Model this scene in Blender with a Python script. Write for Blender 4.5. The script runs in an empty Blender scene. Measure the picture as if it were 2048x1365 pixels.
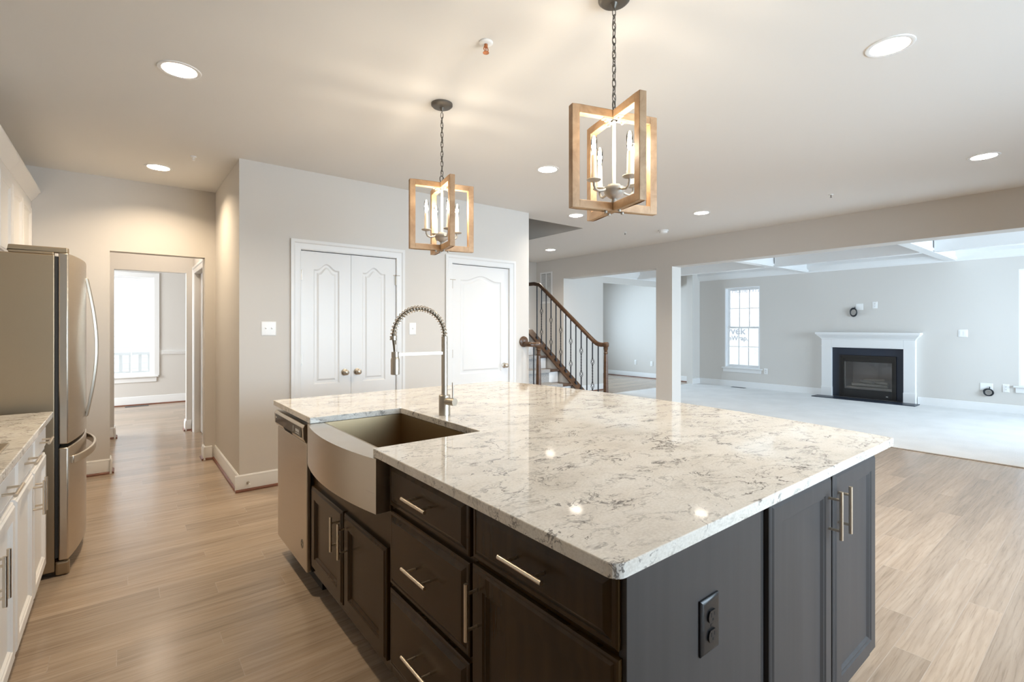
import bpy, bmesh, math, random
from mathutils import Vector, Matrix
random.seed(7)
S = bpy.context.scene
C = S.collection
PI = math.pi
# ------------------------------------------------------------------ camera, world, exposure
cd = bpy.data.cameras.new('camera'); cam = bpy.data.objects.new('camera', cd); C.objects.link(cam)
cam.location = (0, 0, 1.351); cam.rotation_euler = (PI/2, 0, math.radians(-38.3525))
cd.sensor_width = 36; cd.lens = 36*982/2048; cd.shift_y = -27.5/2048; cd.clip_start = 0.02; cd.clip_end = 200
S.camera = cam
S.view_settings.view_transform = 'Standard'; S.view_settings.look = 'None'
S.view_settings.exposure = 0.84; S.view_settings.gamma = 1.0
S.view_settings.use_curve_mapping = False
S.cycles.use_denoising = True
S.cycles.max_bounces = 10; S.cycles.diffuse_bounces = 6; S.cycles.glossy_bounces = 5
S.cycles.transparent_max_bounces = 12; S.cycles.sample_clamp_indirect = 6.0
S.cycles.caustics_reflective = False; S.cycles.caustics_refractive = False
W = bpy.data.worlds.new('world'); S.world = W; W.use_nodes = True
W.node_tree.nodes['Background'].inputs[0].default_value = (0.84, 0.92, 1.0, 1)
W.node_tree.nodes['Background'].inputs[1].default_value = 2.2

WARM = (1.0, 0.80, 0.56)
DAY = (0.66, 0.83, 1.0)
CAN_POWER = 15.0; BULB_POWER = 2.6; PATIO_POWER = 220.0

def area(name, loc, rot, sx, sy, power, color):
    l = bpy.data.lights.new(name, 'AREA'); l.shape = 'RECTANGLE'; l.size = sx; l.size_y = sy
    l.energy = power; l.color = color
    o = bpy.data.objects.new(name, l); C.objects.link(o); o.location = loc; o.rotation_euler = rot
    return o
# daylight outside the glazed doors and windows behind and beside the camera
area('patio_daylight', (3.0, -2.2, 1.7), (PI/2-0.45, 0, 0), 3.6, 2.0, PATIO_POWER, DAY)
area('family_rear_daylight', (9.0, -1.95, 1.4), (PI/2, 0, 0), 2.6, 1.8, 200, DAY)
area('far_room_daylight', (9.0, 10.85, 1.4), (-PI/2, 0, 0), 1.8, 1.7, 190, DAY)
area('dining_side_daylight', (-3.35, 9.2, 1.4), (0, -PI/2, 0), 1.7, 1.6, 150, (0.95, 0.97, 1.0))

# ------------------------------------------------------------------ materials
def mat(name, base=(0.8,)*3, rough=0.5, metal=0.0, spec=0.5, coat=0.0, emis=None, estr=0.0, aniso=0.0):
    m = bpy.data.materials.new(name); m.use_nodes = True
    b = m.node_tree.nodes['Principled BSDF']
    b.inputs['Base Color'].default_value = (*base, 1); b.inputs['Roughness'].default_value = rough
    b.inputs['Metallic'].default_value = metal; b.inputs['Specular IOR Level'].default_value = spec
    b.inputs['Coat Weight'].default_value = coat; b.inputs['Coat Roughness'].default_value = 0.12
    if aniso: b.inputs['Anisotropic'].default_value = aniso
    if emis:
        b.inputs['Emission Color'].default_value = (*emis, 1); b.inputs['Emission Strength'].default_value = estr
    return m
class NT:
    def __init__(s, m): s.t = m.node_tree; s.b = s.t.nodes['Principled BSDF']
    def n(s, ty, **kw):
        nd = s.t.nodes.new(ty)
        for k, v in kw.items():
            if k == 'props':
                for a, b in v.items(): setattr(nd, a, b)
            else: nd.inputs[k.replace('_', ' ')].default_value = v
        return nd
    def l(s, a, b): s.t.links.new(a, b)
    def coords(s, scale=(1,1,1), rot=(0,0,0), src='Object'):
        tc = s.n('ShaderNodeTexCoord'); mp = s.n('ShaderNodeMapping')
        mp.inputs['Scale'].default_value = scale; mp.inputs['Rotation'].default_value = rot
        s.l(tc.outputs[src], mp.inputs['Vector']); return mp.outputs['Vector']
    def world(s, scale=(1,1,1), rot=(0,0,0)):
        g = s.n('ShaderNodeNewGeometry'); mp = s.n('ShaderNodeMapping')
        mp.inputs['Scale'].default_value = scale; mp.inputs['Rotation'].default_value = rot
        s.l(g.outputs['Position'], mp.inputs['Vector']); return mp.outputs['Vector']
    def ramp(s, fac, stops):
        r = s.n('ShaderNodeValToRGB'); e = r.color_ramp.elements
        while len(e) > 1: e.remove(e[-1])
        e[0].position = stops[0][0]; e[0].color = (*stops[0][1], 1)
        for p, c in stops[1:]:
            x = e.new(p); x.color = (*c, 1)
        s.l(fac, r.inputs['Fac']); return r.outputs['Color']
    def math(s, op, a, b=None, clamp=False):
        m = s.n('ShaderNodeMath', props={'operation': op, 'use_clamp': clamp})
        for i, v in enumerate((a, b)):
            if v is None: continue
            if isinstance(v, (int, float)): m.inputs[i].default_value = v
            else: s.l(v, m.inputs[i])
        return m.outputs[0]
    def mix(s, fac, a, b, blend='MIX'):
        m = s.n('ShaderNodeMix', props={'data_type': 'RGBA', 'blend_type': blend})
        for idx, v in ((0, fac), (6, a), (7, b)):
            if isinstance(v, (int, float)): m.inputs[idx].default_value = v
            elif isinstance(v, tuple): m.inputs[idx].default_value = (*v, 1)
            else: s.l(v, m.inputs[idx])
        return m.outputs[2]
    def noise(s, vec, scale, detail=4, rough=0.5, dist=0.0):
        n = s.n('ShaderNodeTexNoise', Scale=scale, Detail=detail, Roughness=rough, Distortion=dist)
        s.l(vec, n.inputs['Vector']); return n.outputs['Fac']
    def bump(s, h, strength=0.2, dist=0.01):
        b = s.n('ShaderNodeBump', Strength=strength, Distance=dist); s.l(h, b.inputs['Height'])
        s.l(b.outputs['Normal'], s.b.inputs['Normal'])

M = {}
def plain(name, *a, noise=0.0, nscale=90.0, **k):
    m = mat(name, *a, **k); M[name] = m
    if noise:
        t = NT(m); t.bump(t.noise(t.world(), nscale, 3), noise, 0.004)
    return m
plain('wall_paint', (0.655, 0.628, 0.592), 0.75, spec=0.25, noise=0.06)
plain('ceiling_paint', (0.80, 0.785, 0.76), 0.85, spec=0.2, noise=0.04)
plain('trim_white', (0.79, 0.79, 0.785), 0.32)
plain('door_white', (0.75, 0.75, 0.745), 0.36)
plain('cabinet_white', (0.84, 0.82, 0.79), 0.34)
plain('plastic_white', (0.86, 0.86, 0.85), 0.35)
plain('black_plastic', (0.012, 0.012, 0.013), 0.3)
plain('dark_slot', (0.004, 0.004, 0.004), 0.8)
plain('panel_gloss', (0.035, 0.028, 0.02), 0.12)
plain('nickel', (0.52, 0.47, 0.40), 0.38, metal=1.0)
plain('hose_metal', (0.17, 0.135, 0.095), 0.45, metal=0.6)
plain('brushed_pull', (0.75, 0.66, 0.54), 0.3, metal=1.0)
plain('bronze_grey', (0.16, 0.145, 0.125), 0.45, metal=0.7)
plain('antique_silver', (0.42, 0.40, 0.36), 0.5, metal=0.4)
plain('candle_cream', (0.78, 0.70, 0.56), 0.5)
plain('bulb_glow', (1, 0.9, 0.7), 0.2, emis=(1.0, 0.82, 0.55), estr=30.0)
plain('can_lens', (1, 0.95, 0.88), 0.4, emis=(1.0, 0.93, 0.84), estr=5.0)
plain('iron_black', (0.012, 0.012, 0.016), 0.45)
plain('slate', (0.018, 0.027, 0.045), 0.35, noise=0.15, nscale=30)
plain('fire_metal', (0.012, 0.011, 0.010), 0.4)
plain('fire_back', (0.55, 0.55, 0.58), 0.7)
plain('log', (0.50, 0.48, 0.46), 0.9, noise=0.8, nscale=40)
plain('copper', (0.55, 0.22, 0.10), 0.35, metal=1.0)
plain('cable_black', (0.01, 0.012, 0.016), 0.5)
plain('gasket', (0.03, 0.028, 0.026), 0.7)
plain('vinyl', (0.88, 0.89, 0.90), 0.4)
plain('wrap_ink', (0.36, 0.38, 0.42), 0.7)
plain('porch_white', (0.9, 0.9, 0.9), 0.5)
plain('ground_grey', (0.45, 0.45, 0.43), 0.9)
plain('vent_dark', (0.10, 0.10, 0.10), 0.7)

m = mat('carpet', (0.70, 0.70, 0.69), 0.95, spec=0.1); M['carpet'] = m; t = NT(m)
nz = t.noise(t.world(), 160, 2); nb = t.noise(t.world(), 2.5, 3)
t.l(t.ramp(nb, [(0.3, (0.73, 0.725, 0.715)), (0.7, (0.80, 0.795, 0.785))]), t.b.inputs['Base Color']); t.bump(nz, 0.6, 0.01)

m = mat('runner', (0.42, 0.42, 0.42), 0.95, spec=0.1); M['runner'] = m; t = NT(m)
nz = t.noise(t.world(), 120, 2)
t.l(t.ramp(nz, [(0.3, (0.26, 0.26, 0.26)), (0.7, (0.46, 0.46, 0.455))]), t.b.inputs['Base Color']); t.bump(nz, 0.5, 0.01)

# stainless: brushed horizontally
def steel(name, base, rough, sc):
    m = mat(name, base, rough, metal=1.0); M[name] = m; t = NT(m)
    n = t.noise(t.world(scale=sc), 1.0, 3)
    r = t.n('ShaderNodeMapRange'); t.l(n, r.inputs['Value']); r.inputs['To Min'].default_value = rough-0.07; r.inputs['To Max'].default_value = rough+0.1
    t.l(r.outputs['Result'], t.b.inputs['Roughness']); t.bump(n, 0.025, 0.002)
steel('stainless', (0.58, 0.515, 0.43), 0.30, (8, 8, 900))
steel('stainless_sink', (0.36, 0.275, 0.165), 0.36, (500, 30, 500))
steel('fridge_side', (0.40, 0.315, 0.215), 0.42, (300, 300, 300))

# espresso stained cabinets
m = mat('espresso', (0.030, 0.0165, 0.0095), 0.27, spec=0.30); M['espresso'] = m; t = NT(m)
n = t.noise(t.world(scale=(26, 26, 1.6)), 1.0, 4)
t.l(t.ramp(n, [(0.25, (0.032, 0.016, 0.005)), (0.75, (0.047, 0.0245, 0.008))]), t.b.inputs['Base Color'])
m = mat('espresso_daylit', (0.02, 0.016, 0.014), 0.5, spec=0.6); M['espresso_daylit'] = m; t = NT(m)  # greyer copy of espresso with the daylight sheen put into its colour
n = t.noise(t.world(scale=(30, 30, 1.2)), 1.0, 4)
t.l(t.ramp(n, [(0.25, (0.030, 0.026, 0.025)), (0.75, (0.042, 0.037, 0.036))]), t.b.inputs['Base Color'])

# pendant oak and stair walnut
def wood(name, c0, c1, sc, rough):
    m = mat(name, c0, rough); M[name] = m; t = NT(m)
    n = t.noise(t.coords(scale=sc), 1.0, 6, 0.6, 0.6)
    t.l(t.ramp(n, [(0.3, c0), (0.7, c1)]), t.b.inputs['Base Color']); t.bump(n, 0.15, 0.003)
wood('oak_frame', (0.30, 0.175, 0.085), (0.50, 0.33, 0.19), (14, 14, 14), 0.5)
wood('walnut', (0.045, 0.021, 0.010), (0.12, 0.062, 0.030), (24, 5, 24), 0.3)
wood('shoe_wood', (0.14, 0.045, 0.025), (0.20, 0.075, 0.04), (10, 10, 10), 0.4)

# hardwood floor: planks along X
m = mat('hardwood', (0.4, 0.28, 0.18), 0.3); M['hardwood'] = m; t = NT(m)
P = t.world()
br = t.n('ShaderNodeTexBrick', Scale=1.0, Mortar_Size=0.0016, Mortar_Smooth=0.1, Bias=0.0, Brick_Width=1.3, Row_Height=0.1255, props={'offset': 0.0, 'offset_frequency': 1, 'squash': 1.0})
br.inputs['Color1'].default_value = (0, 0, 0, 1); br.inputs['Color2'].default_value = (1, 1, 1, 1); br.inputs['Mortar'].default_value = (0.5, 0.5, 0.5, 1)
sx = t.n('ShaderNodeSeparateXYZ'); t.l(P, sx.inputs[0])
row = t.math('FLOOR', t.math('DIVIDE', sx.outputs[1], 0.1255))
wn = t.n('ShaderNodeTexWhiteNoise', props={'noise_dimensions': '1D'}); t.l(row, wn.inputs['W'])
cx = t.n('ShaderNodeCombineXYZ'); t.l(t.math('ADD', sx.outputs[0], t.math('MULTIPLY', wn.outputs['Value'], 9.0)), cx.inputs[0]); t.l(sx.outputs[1], cx.inputs[1])
t.l(cx.outputs[0], br.inputs['Vector'])
# per-plank offset of the grain
cmb = t.n('ShaderNodeCombineXYZ'); sep = t.n('ShaderNodeSeparateColor'); t.l(br.outputs['Color'], sep.inputs[0])
t.l(t.math('MULTIPLY', sep.outputs[0], 37.0), cmb.inputs[0]); t.l(t.math('MULTIPLY', sep.outputs[0], 11.0), cmb.inputs[1])
add = t.n('ShaderNodeVectorMath', props={'operation': 'ADD'}); t.l(P, add.inputs[0]); t.l(cmb.outputs[0], add.inputs[1])
mp = t.n('ShaderNodeMapping'); mp.inputs['Scale'].default_value = (1.6, 22, 1); t.l(add.outputs[0], mp.inputs['Vector'])
g1 = t.noise(mp.outputs['Vector'], 1.0, 6, 0.62, 0.4)
mp2 = t.n('ShaderNodeMapping'); mp2.inputs['Scale'].default_value = (0.9, 7.0, 1); t.l(add.outputs[0], mp2.inputs['Vector'])
wv = t.n('ShaderNodeTexWave', Scale=1.4, Distortion=9.0, Detail=3.0, Detail_Scale=1.2, Detail_Roughness=0.55, props={'wave_type': 'BANDS', 'bands_direction': 'Y'})
t.l(mp2.outputs['Vector'], wv.inputs['Vector'])
base = t.ramp(g1, [(0.25, (0.315, 0.238, 0.172)), (0.5, (0.395, 0.308, 0.230)), (0.75, (0.46, 0.37, 0.285))])
mp3 = t.n('ShaderNodeMapping'); mp3.inputs['Scale'].default_value = (5.0, 130, 1); t.l(add.outputs[0], mp3.inputs['Vector'])
pore = t.noise(mp3.outputs['Vector'], 1.0, 3, 0.6, 0.3)
grain = t.ramp(wv.outputs['Fac'], [(0.0, (0.80, 0.79, 0.78)), (0.30, (1, 1, 1)), (1.0, (1.03, 1.03, 1.03))])
col = t.mix(0.42, base, grain, 'MULTIPLY')
col = t.mix(0.42, col, t.ramp(pore, [(0.32, (0.58, 0.54, 0.50)), (0.47, (1.0, 1.0, 1.0))]), 'MULTIPLY')
tone = t.ramp(sep.outputs[0], [(0.0, (0.86, 0.855, 0.85)), (1.0, (1.12, 1.11, 1.10))])
col = t.mix(1.0, col, tone, 'MULTIPLY')
col = t.mix(t.math('MULTIPLY', br.outputs['Fac'], 0.30), col, (0.50, 0.44, 0.38))  # paler seams: window glint on the plank bevels put into the colour
t.l(col, t.b.inputs['Base Color'])
h = t.math('SUBTRACT', t.math('MULTIPLY', g1, 0.12), t.math('MULTIPLY', br.outputs['Fac'], 1.0))
t.bump(h, 0.35, 0.004)
rr = t.n('ShaderNodeMapRange'); t.l(g1, rr.inputs['Value']); rr.inputs['To Min'].default_value = 0.17; rr.inputs['To Max'].default_value = 0.27
t.l(rr.outputs['Result'], t.b.inputs['Roughness'])

# polished quartz
m = mat('quartz', (0.75, 0.71, 0.64), 0.06, spec=0.5); M['quartz'] = m; t = NT(m)
P = t.world(scale=(0.8, 1.25, 1.25), rot=(0, 0, math.radians(8)))
warp = t.n('ShaderNodeTexNoise', Scale=5.0, Detail=5.0, Roughness=0.6); t.l(P, warp.inputs['Vector'])
w2 = t.n('ShaderNodeVectorMath', props={'operation': 'MULTIPLY_ADD'}); t.l(warp.outputs['Color'], w2.inputs[0])
w2.inputs[1].default_value = (0.16, 0.16, 0.16); t.l(P, w2.inputs[2]); V = w2.outputs[0]
def vein(scale, width, mscale, lo, hi, det=4, dist=1.2):
    f = t.noise(V, scale, det, 0.62, dist)
    d = t.math('ABSOLUTE', t.math('SUBTRACT', f, 0.5))
    line = t.n('ShaderNodeMapRange', props={'interpolation_type': 'SMOOTHSTEP'}); t.l(d, line.inputs['Value'])
    line.inputs['From Min'].default_value = 0.0; line.inputs['From Max'].default_value = width
    line.inputs['To Min'].default_value = 1.0; line.inputs['To Max'].default_value = 0.0
    mk = t.n('ShaderNodeMapRange', props={'interpolation_type': 'SMOOTHSTEP'}); t.l(t.noise(V, mscale, 3, 0.6), mk.inputs['Value'])
    mk.inputs['From Min'].default_value = lo; mk.inputs['From Max'].default_value = hi
    return t.math('MULTIPLY', line.outputs['Result'], mk.outputs['Result'])
v1 = vein(6.0, 0.022, 8.0, 0.47, 0.60)
v2 = vein(13.0, 0.045, 10.0, 0.44, 0.60)
v3 = vein(2.6, 0.014, 4.2, 0.53, 0.62, 6, 0.8)
cloud = t.noise(V, 6.5, 5, 0.6)
col = t.ramp(cloud, [(0.35, (0.82, 0.79, 0.735)), (0.54, (0.765, 0.725, 0.66)), (0.74, (0.66, 0.62, 0.56))])
fine = t.noise(P, 140, 3, 0.6)
col = t.mix(0.30, col, t.ramp(fine, [(0.35, (0.62, 0.58, 0.52)), (0.6, (1.05, 1.04, 1.02))]), 'MULTIPLY')
col = t.mix(t.math('MULTIPLY', v2, 0.55), col, (0.24, 0.215, 0.19))
col = t.mix(t.math('MULTIPLY', v1, 0.85), col, (0.13, 0.115, 0.105))
col = t.mix(t.math('MULTIPLY', v3, 0.85), col, (0.085, 0.065, 0.055))
t.l(col, t.b.inputs['Base Color'])

# clear pane: see-through with a fresnel gloss
m = bpy.data.materials.new('glass'); m.use_nodes = True; M['glass'] = m
nt = m.node_tree; nt.nodes.clear()
o_ = nt.nodes.new('ShaderNodeOutputMaterial'); mx = nt.nodes.new('ShaderNodeMixShader'); fr = nt.nodes.new('ShaderNodeFresnel'); fr.inputs[0].default_value = 1.45
tr = nt.nodes.new('ShaderNodeBsdfTransparent'); gl = nt.nodes.new('ShaderNodeBsdfGlossy'); gl.inputs['Roughness'].default_value = 0.01
tr.inputs[0].default_value = (0.97, 0.98, 0.98, 1)
nt.links.new(fr.outputs[0], mx.inputs[0]); nt.links.new(tr.outputs[0], mx.inputs[1]); nt.links.new(gl.outputs[0], mx.inputs[2]); nt.links.new(mx.outputs[0], o_.inputs[0])

# house wrap with soft wrinkles, lap siding
m = mat('house_wrap', (0.86, 0.87, 0.88), 0.6); M['house_wrap'] = m; t = NT(m)
t.bump(t.noise(t.world(scale=(1, 1, 0.6)), 3.0, 3, 0.5, 1.0), 0.8, 0.08)
m = mat('siding', (0.72, 0.73, 0.74), 0.6); M['siding'] = m; t = NT(m)
g = t.n('ShaderNodeNewGeometry'); sp = t.n('ShaderNodeSeparateXYZ'); t.l(g.outputs['Position'], sp.inputs[0])
fz = t.math('FRACT', t.math('MULTIPLY', sp.outputs['Z'], 8.0))
t.l(t.ramp(fz, [(0.0, (0.52, 0.53, 0.54)), (0.14, (0.80, 0.81, 0.82)), (1.0, (0.80, 0.81, 0.82))]), t.b.inputs['Base Color']); t.bump(fz, 0.6, 0.02)

# ------------------------------------------------------------------ mesh helpers
WL = {}
def wloc(o): return WL.get(o.name, Vector((0, 0, 0))) if o else Vector((0, 0, 0))
class MB:
    def __init__(s, T=None): s.bm = bmesh.new(); s.T = T or (lambda a, b, c: (a, b, c))
    def v(s, a, b, c): return s.bm.verts.new(s.T(a, b, c))
    def f(s, vs):
        try: return s.bm.faces.new(vs)
        except ValueError: return None
    def box(s, x0, x1, y0, y1, z0, z1):
        p = [s.v(x, y, z) for z in (z0, z1) for y in (y0, y1) for x in (x0, x1)]
        for q in ((0,1,3,2),(4,6,7,5),(0,4,5,1),(2,3,7,6),(0,2,6,4),(1,5,7,3)): s.f([p[i] for i in q])
        return s
    def loops(s, rings, close_a=True, close_b=True):
        R = [[s.v(*p) for p in r] for r in rings]; n = len(R[0])
        for a, b in zip(R, R[1:]):
            for i in range(n): s.f([a[i], a[(i+1) % n], b[(i+1) % n], b[i]])
        if close_a: s.f(R[0][::-1])
        if close_b: s.f(R[-1])
        return s
    def prism(s, poly, c0, c1, axis='z'):
        mk = {'z': lambda p, c: (p[0], p[1], c), 'x': lambda p, c: (c, p[0], p[1]), 'y': lambda p, c: (p[0], c, p[1])}[axis]
        return s.loops([[mk(p, c0) for p in poly], [mk(p, c1) for p in poly]])
    def lathe(s, prof, ctr, axis='z', n=24):
        def pt(r, h, a):
            c, d = r*math.cos(a), r*math.sin(a)
            if axis == 'z': return (ctr[0]+c, ctr[1]+d, ctr[2]+h)
            if axis == 'x': return (ctr[0]+h, ctr[1]+c, ctr[2]+d)
            return (ctr[0]+d, ctr[1]+h, ctr[2]+c)
        return s.loops([[pt(max(r, 1e-4), h, 2*PI*i/n) for i in range(n)] for r, h in prof])
    def ring(s, prof, ctr, axis='z', n=24):
        """a lathe whose closed profile never reaches the axis (no end caps)"""
        R = [[(ctr[0]+r*math.cos(2*PI*i/n), ctr[1]+r*math.sin(2*PI*i/n), ctr[2]+h) for i in range(n)] for r, h in prof]
        return s.loops(R+[R[0]], False, False)
    def tube(s, path, r, n=10, closed=False, square=False):
        P_ = [Vector(p) for p in path]; rings = []; N = len(P_); up = None
        for i, p in enumerate(P_):
            a = P_[(i-1) % N] if (closed or i) else p; b = P_[(i+1) % N] if (closed or i < N-1) else p
            t_ = (b-a).normalized()
            if up is None: up = Vector((0, 0, 1)) if abs(t_.z) < 0.9 else Vector((1, 0, 0))
            x = t_.cross(up).normalized(); y = x.cross(t_).normalized(); up = y
            rr = r[i] if isinstance(r, (list, tuple)) else r
            off = PI/4 if square else 0
            rings.append([tuple(p + x*rr*math.cos(2*PI*k/n+off) + y*rr*math.sin(2*PI*k/n+off)) for k in range(n)])
        if closed:
            s.loops(rings + [rings[0]], False, False)
        else: s.loops(rings)
        return s
    def cyl(s, a, b, r, n=16): return s.tube([a, b], r, n)
    def rect_loops(s, u0, u1, v0, v1, prof, back=0.0):
        """nested rectangles: prof = [(inset, w)...] from the back edge to the centre"""
        rings = [[(u0+i, v0+i, w), (u1-i, v0+i, w), (u1-i, v1-i, w), (u0+i, v1-i, w)] for i, w in prof]
        return s.loops(rings)
    def build(s, name, m, parent=None, bevel=0.0, smooth=None, seg=2, kind=None, label=None):
        off = wloc(parent)
        bmesh.ops.remove_doubles(s.bm, verts=s.bm.verts, dist=1e-6)
        bmesh.ops.recalc_face_normals(s.bm, faces=s.bm.faces)
        me = bpy.data.meshes.new(name)
        for v in s.bm.verts: v.co -= off
        s.bm.to_mesh(me); s.bm.free()
        me.materials.append(M[m] if isinstance(m, str) else m)
        if smooth is not None:
            me.polygons.foreach_set('use_smooth', [True]*len(me.polygons)); me.set_sharp_from_angle(angle=math.radians(smooth))
        o = bpy.data.objects.new(name, me); C.objects.link(o)
        if parent: o.parent = parent
        WL[o.name] = off
        if bevel:
            b = o.modifiers.new('bevel', 'BEVEL'); b.width = bevel; b.segments = seg; b.limit_method = 'ANGLE'; b.angle_limit = math.radians(40)
        if kind: o['kind'] = kind
        if label: o['label'] = label
        return o
def thing(name, label, cat, loc=(0, 0, 0), rotz=0.0, group=None):
    o = bpy.data.objects.new(name, None); o.empty_display_size = 0.05; C.objects.link(o)
    o.location = loc; o.rotation_euler = (0, 0, rotz); o['label'] = label; o['category'] = cat
    if group: o['group'] = group
    WL[o.name] = Vector(loc); return o
def tag(o, label, cat, group=None):
    o['label'] = label; o['category'] = cat
    if group: o['group'] = group
    return o
def copy_tree(o, parent=None):
    c = o.copy(); C.objects.link(c)
    if parent: c.parent = parent
    for ch in list(o.children): copy_tree(ch, c)
    return c
def recenter(o):
    """move a one-mesh thing's origin to its base centre"""
    me = o.data; xs = [v.co for v in me.vertices]
    c = Vector(((min(p.x for p in xs)+max(p.x for p in xs))/2, (min(p.y for p in xs)+max(p.y for p in xs))/2, min(p.z for p in xs)))
    for v in me.vertices: v.co -= c
    o.location = o.location + c; return o
def st(name, mb, m, parent=None, **k):
    return mb.build(name, m, parent, kind=None if parent else 'structure', **k)
def wall(name, axis, p0, p1, a0, a1, z0, z1, openings=(), m='wall_paint'):
    """axis = the direction the wall runs in; p0..p1 its thickness; openings (b0,b1,zb,zt)"""
    mb = MB()
    def bx(a, b, c, d):
        if b-a < 1e-4 or d-c < 1e-4: return
        if axis == 'x': mb.box(a, b, p0, p1, c, d)
        else: mb.box(p0, p1, a, b, c, d)
    cur = a0
    for b0, b1, zb, zt in sorted(openings):
        bx(cur, b0, z0, z1); bx(b0, b1, z0, zb); bx(b0, b1, zt, z1); cur = b1
    bx(cur, a1, z0, z1)
    return st(name, mb, m)

H = 2.74
# ------------------------------------------------------------------ the shell
st('floor', MB().box(-1.1, 11.1, -2.75, 10.75, -0.1, 0.0), 'hardwood')
st('floor_carpet', MB().box(6.76, 10.85, -1.499, 6.55, 0.0, 0.012), 'carpet', bevel=0.006)
st('floor_ground', MB().box(-12, 20, -14, 22, -0.5, -0.12), 'ground_grey')

CANS = [(0.237, 3.19, 'recessed light over the left aisle in front of the white wall cabinets'),
        (0.238, 5.247, 'recessed light near the ceiling by the doorway to the dining room'),
        (2.923, 3.19, 'recessed light above the island between the two lantern pendants'),
        (2.966, 0.743, 'large recessed light nearest the top right corner of the picture'),
        (5.481, 0.749, 'recessed light at the right edge in front of the long header beam'),
        (5.499, 3.245, 'recessed light in the ceiling in front of the square pillar'),
        (4.401, 4.283, 'recessed light beside the dark stairwell opening in the ceiling'),
        (6.001, 6.473, 'small far recessed light above the stair railing and return vent'),
        (0.237, 0.745, 'recessed light over the near end of the left counter'),
        (2.95, -1.7, 'recessed light over the breakfast area behind the island')]
CANS = CANS[:8]
def ceiling(name, outline, holes, z, m):
    bm = bmesh.new(); ed = []
    def ring(pts):
        vs = [bm.verts.new((x, y, z)) for x, y in pts]
        for i in range(len(vs)): ed.append(bm.edges.new((vs[i], vs[(i+1) % len(vs)])))
    ring(outline)
    for h_ in holes: ring(h_)
    bmesh.ops.triangle_fill(bm, edges=ed, use_beauty=True, use_dissolve=False)
    def inside(p, poly):
        c = False
        for (xa, ya), (xb, yb) in zip(poly, poly[1:]+poly[:1]):
            if (ya > p.y) != (yb > p.y) and p.x < (xb-xa)*(p.y-ya)/(yb-ya)+xa: c = not c
        return c
    bmesh.ops.delete(bm, geom=[f for f in bm.faces if any(inside(f.calc_center_median(), h_) for h_ in holes)], context='FACES_ONLY')
    for f in bm.faces:
        f.normal_update()
        if f.normal.z > 0: f.normal_flip()
    me = bpy.data.meshes.new(name); bm.to_mesh(me); bm.free(); me.materials.append(M[m])
    o = bpy.data.objects.new(name, me); C.objects.link(o); o['kind'] = 'structure'; return o
circ = lambda x, y, r, n=28: [(x+r*math.cos(2*PI*i/n), y+r*math.sin(2*PI*i/n)) for i in range(n)]
STW = (3.87, 5.06, 4.78, 7.9)
ceiling('ceiling', [(-1.05, -2.7), (7.0, -2.7), (7.0, 10.75), (-1.05, 10.75)],
        [circ(x, y, 0.082) for x, y, _ in CANS] + [[(STW[0], STW[2]), (STW[1], STW[2]), (STW[1], STW[3]), (STW[0], STW[3])]], H, 'ceiling_paint')
ceiling('ceiling_family', [(7.0, -2.7), (11.05, -2.7), (11.05, 10.75), (7.0, 10.75)], [], H, 'trim_white')
# stairwell shaft above the ceiling
sh = MB(); x0, x1, y0, y1 = STW
sh.box(x0-0.1, x0, y0-0.1, y1+0.1, H+0.002, 4.6); sh.box(x1, x1+0.1, y0-0.1, y1+0.1, H+0.002, 4.6)
sh.box(x0, x1, y0-0.1, y0, H+0.002, 4.6); sh.box(x0, x1, y1, y1+0.1, H+0.002, 4.6); sh.box(x0-0.1, x1+0.1, y0-0.1, y1+0.1, 4.6, 4.7)
st('wall_stairwell', sh, 'wall_paint')

wall('wall_left', 'y', -1.05, -0.93, -2.7, 5.87, 0, H)
FW0, FW1 = 5.87, 5.99
wall('wall_kitchen_back', 'x', FW0, FW1, -0.93, 0.865, 0, H, [(-0.10, 0.652, 0, 2.06)])
wall('wall_aisle_side', 'y', 0.745, 0.865, 4.55, FW0, 0, H)
wall('wall_pantry', 'x', 4.55, 4.67, 0.865, 3.86, 0, H, [(1.225, 2.13, 0, 2.04), (2.774, 3.557, 0, 2.045)])
wall('wall_stair_left', 'y', 3.74, 3.86, 4.67, 7.94, 0, H)
wall('wall_closet_back', 'x', 5.6, 5.7, 0.865, 3.74, 0, H)
wall('wall_passage_right', 'y', 0.72, 0.865, FW1, 7.67, 0, H, [(6.55, 7.46, 0, 2.04)])
wall('wall_passage_left', 'y', -1.05, -0.93, FW1, 7.67, 0, H)
wall('wall_dining_near', 'x', 7.67, 7.79, -3.0, 3.6, 0, H, [(-0.09, 0.645, 0, 2.06)])
wall('wall_dining_far', 'x', 10.7, 10.85, -3.0, 3.7, 0, H, [(-0.47, 0.425, 0.50, 2.23)])
wall('wall_dining_left', 'y', -3.1, -3.0, 7.67, 10.85, 0, H, [(8.35, 10.05, 0.5, 2.23)])
wall('wall_dining_right', 'y', 3.6, 3.72, 7.94, 10.7, 0, H)
wall('wall_hall_back', 'x', 7.94, 8.06, 3.72, 7.07, 0, H)
wall('wall_hall_side', 'y', 6.95, 7.07, 7.11, 7.94, 0, H)
wall('wall_family_left', 'x', 7.11, 7.25, 7.07, 8.14, 0, H)
st('wall_family_pier', MB().box(10.54, 10.85, 6.45, 6.6, 0, H), 'wall_paint')
st('wall_family_header', MB().box(8.14, 11.0, 7.11, 7.25, 2.33, H), 'wall_paint')
st('wall_header_beam', MB().box(6.95, 7.2, -1.499, 7.11, 2.335, H), 'wall_paint')
st('wall_pillar', MB().box(6.95, 7.2, 4.617, 4.92, 0, 2.335), 'wall_paint')
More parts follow.
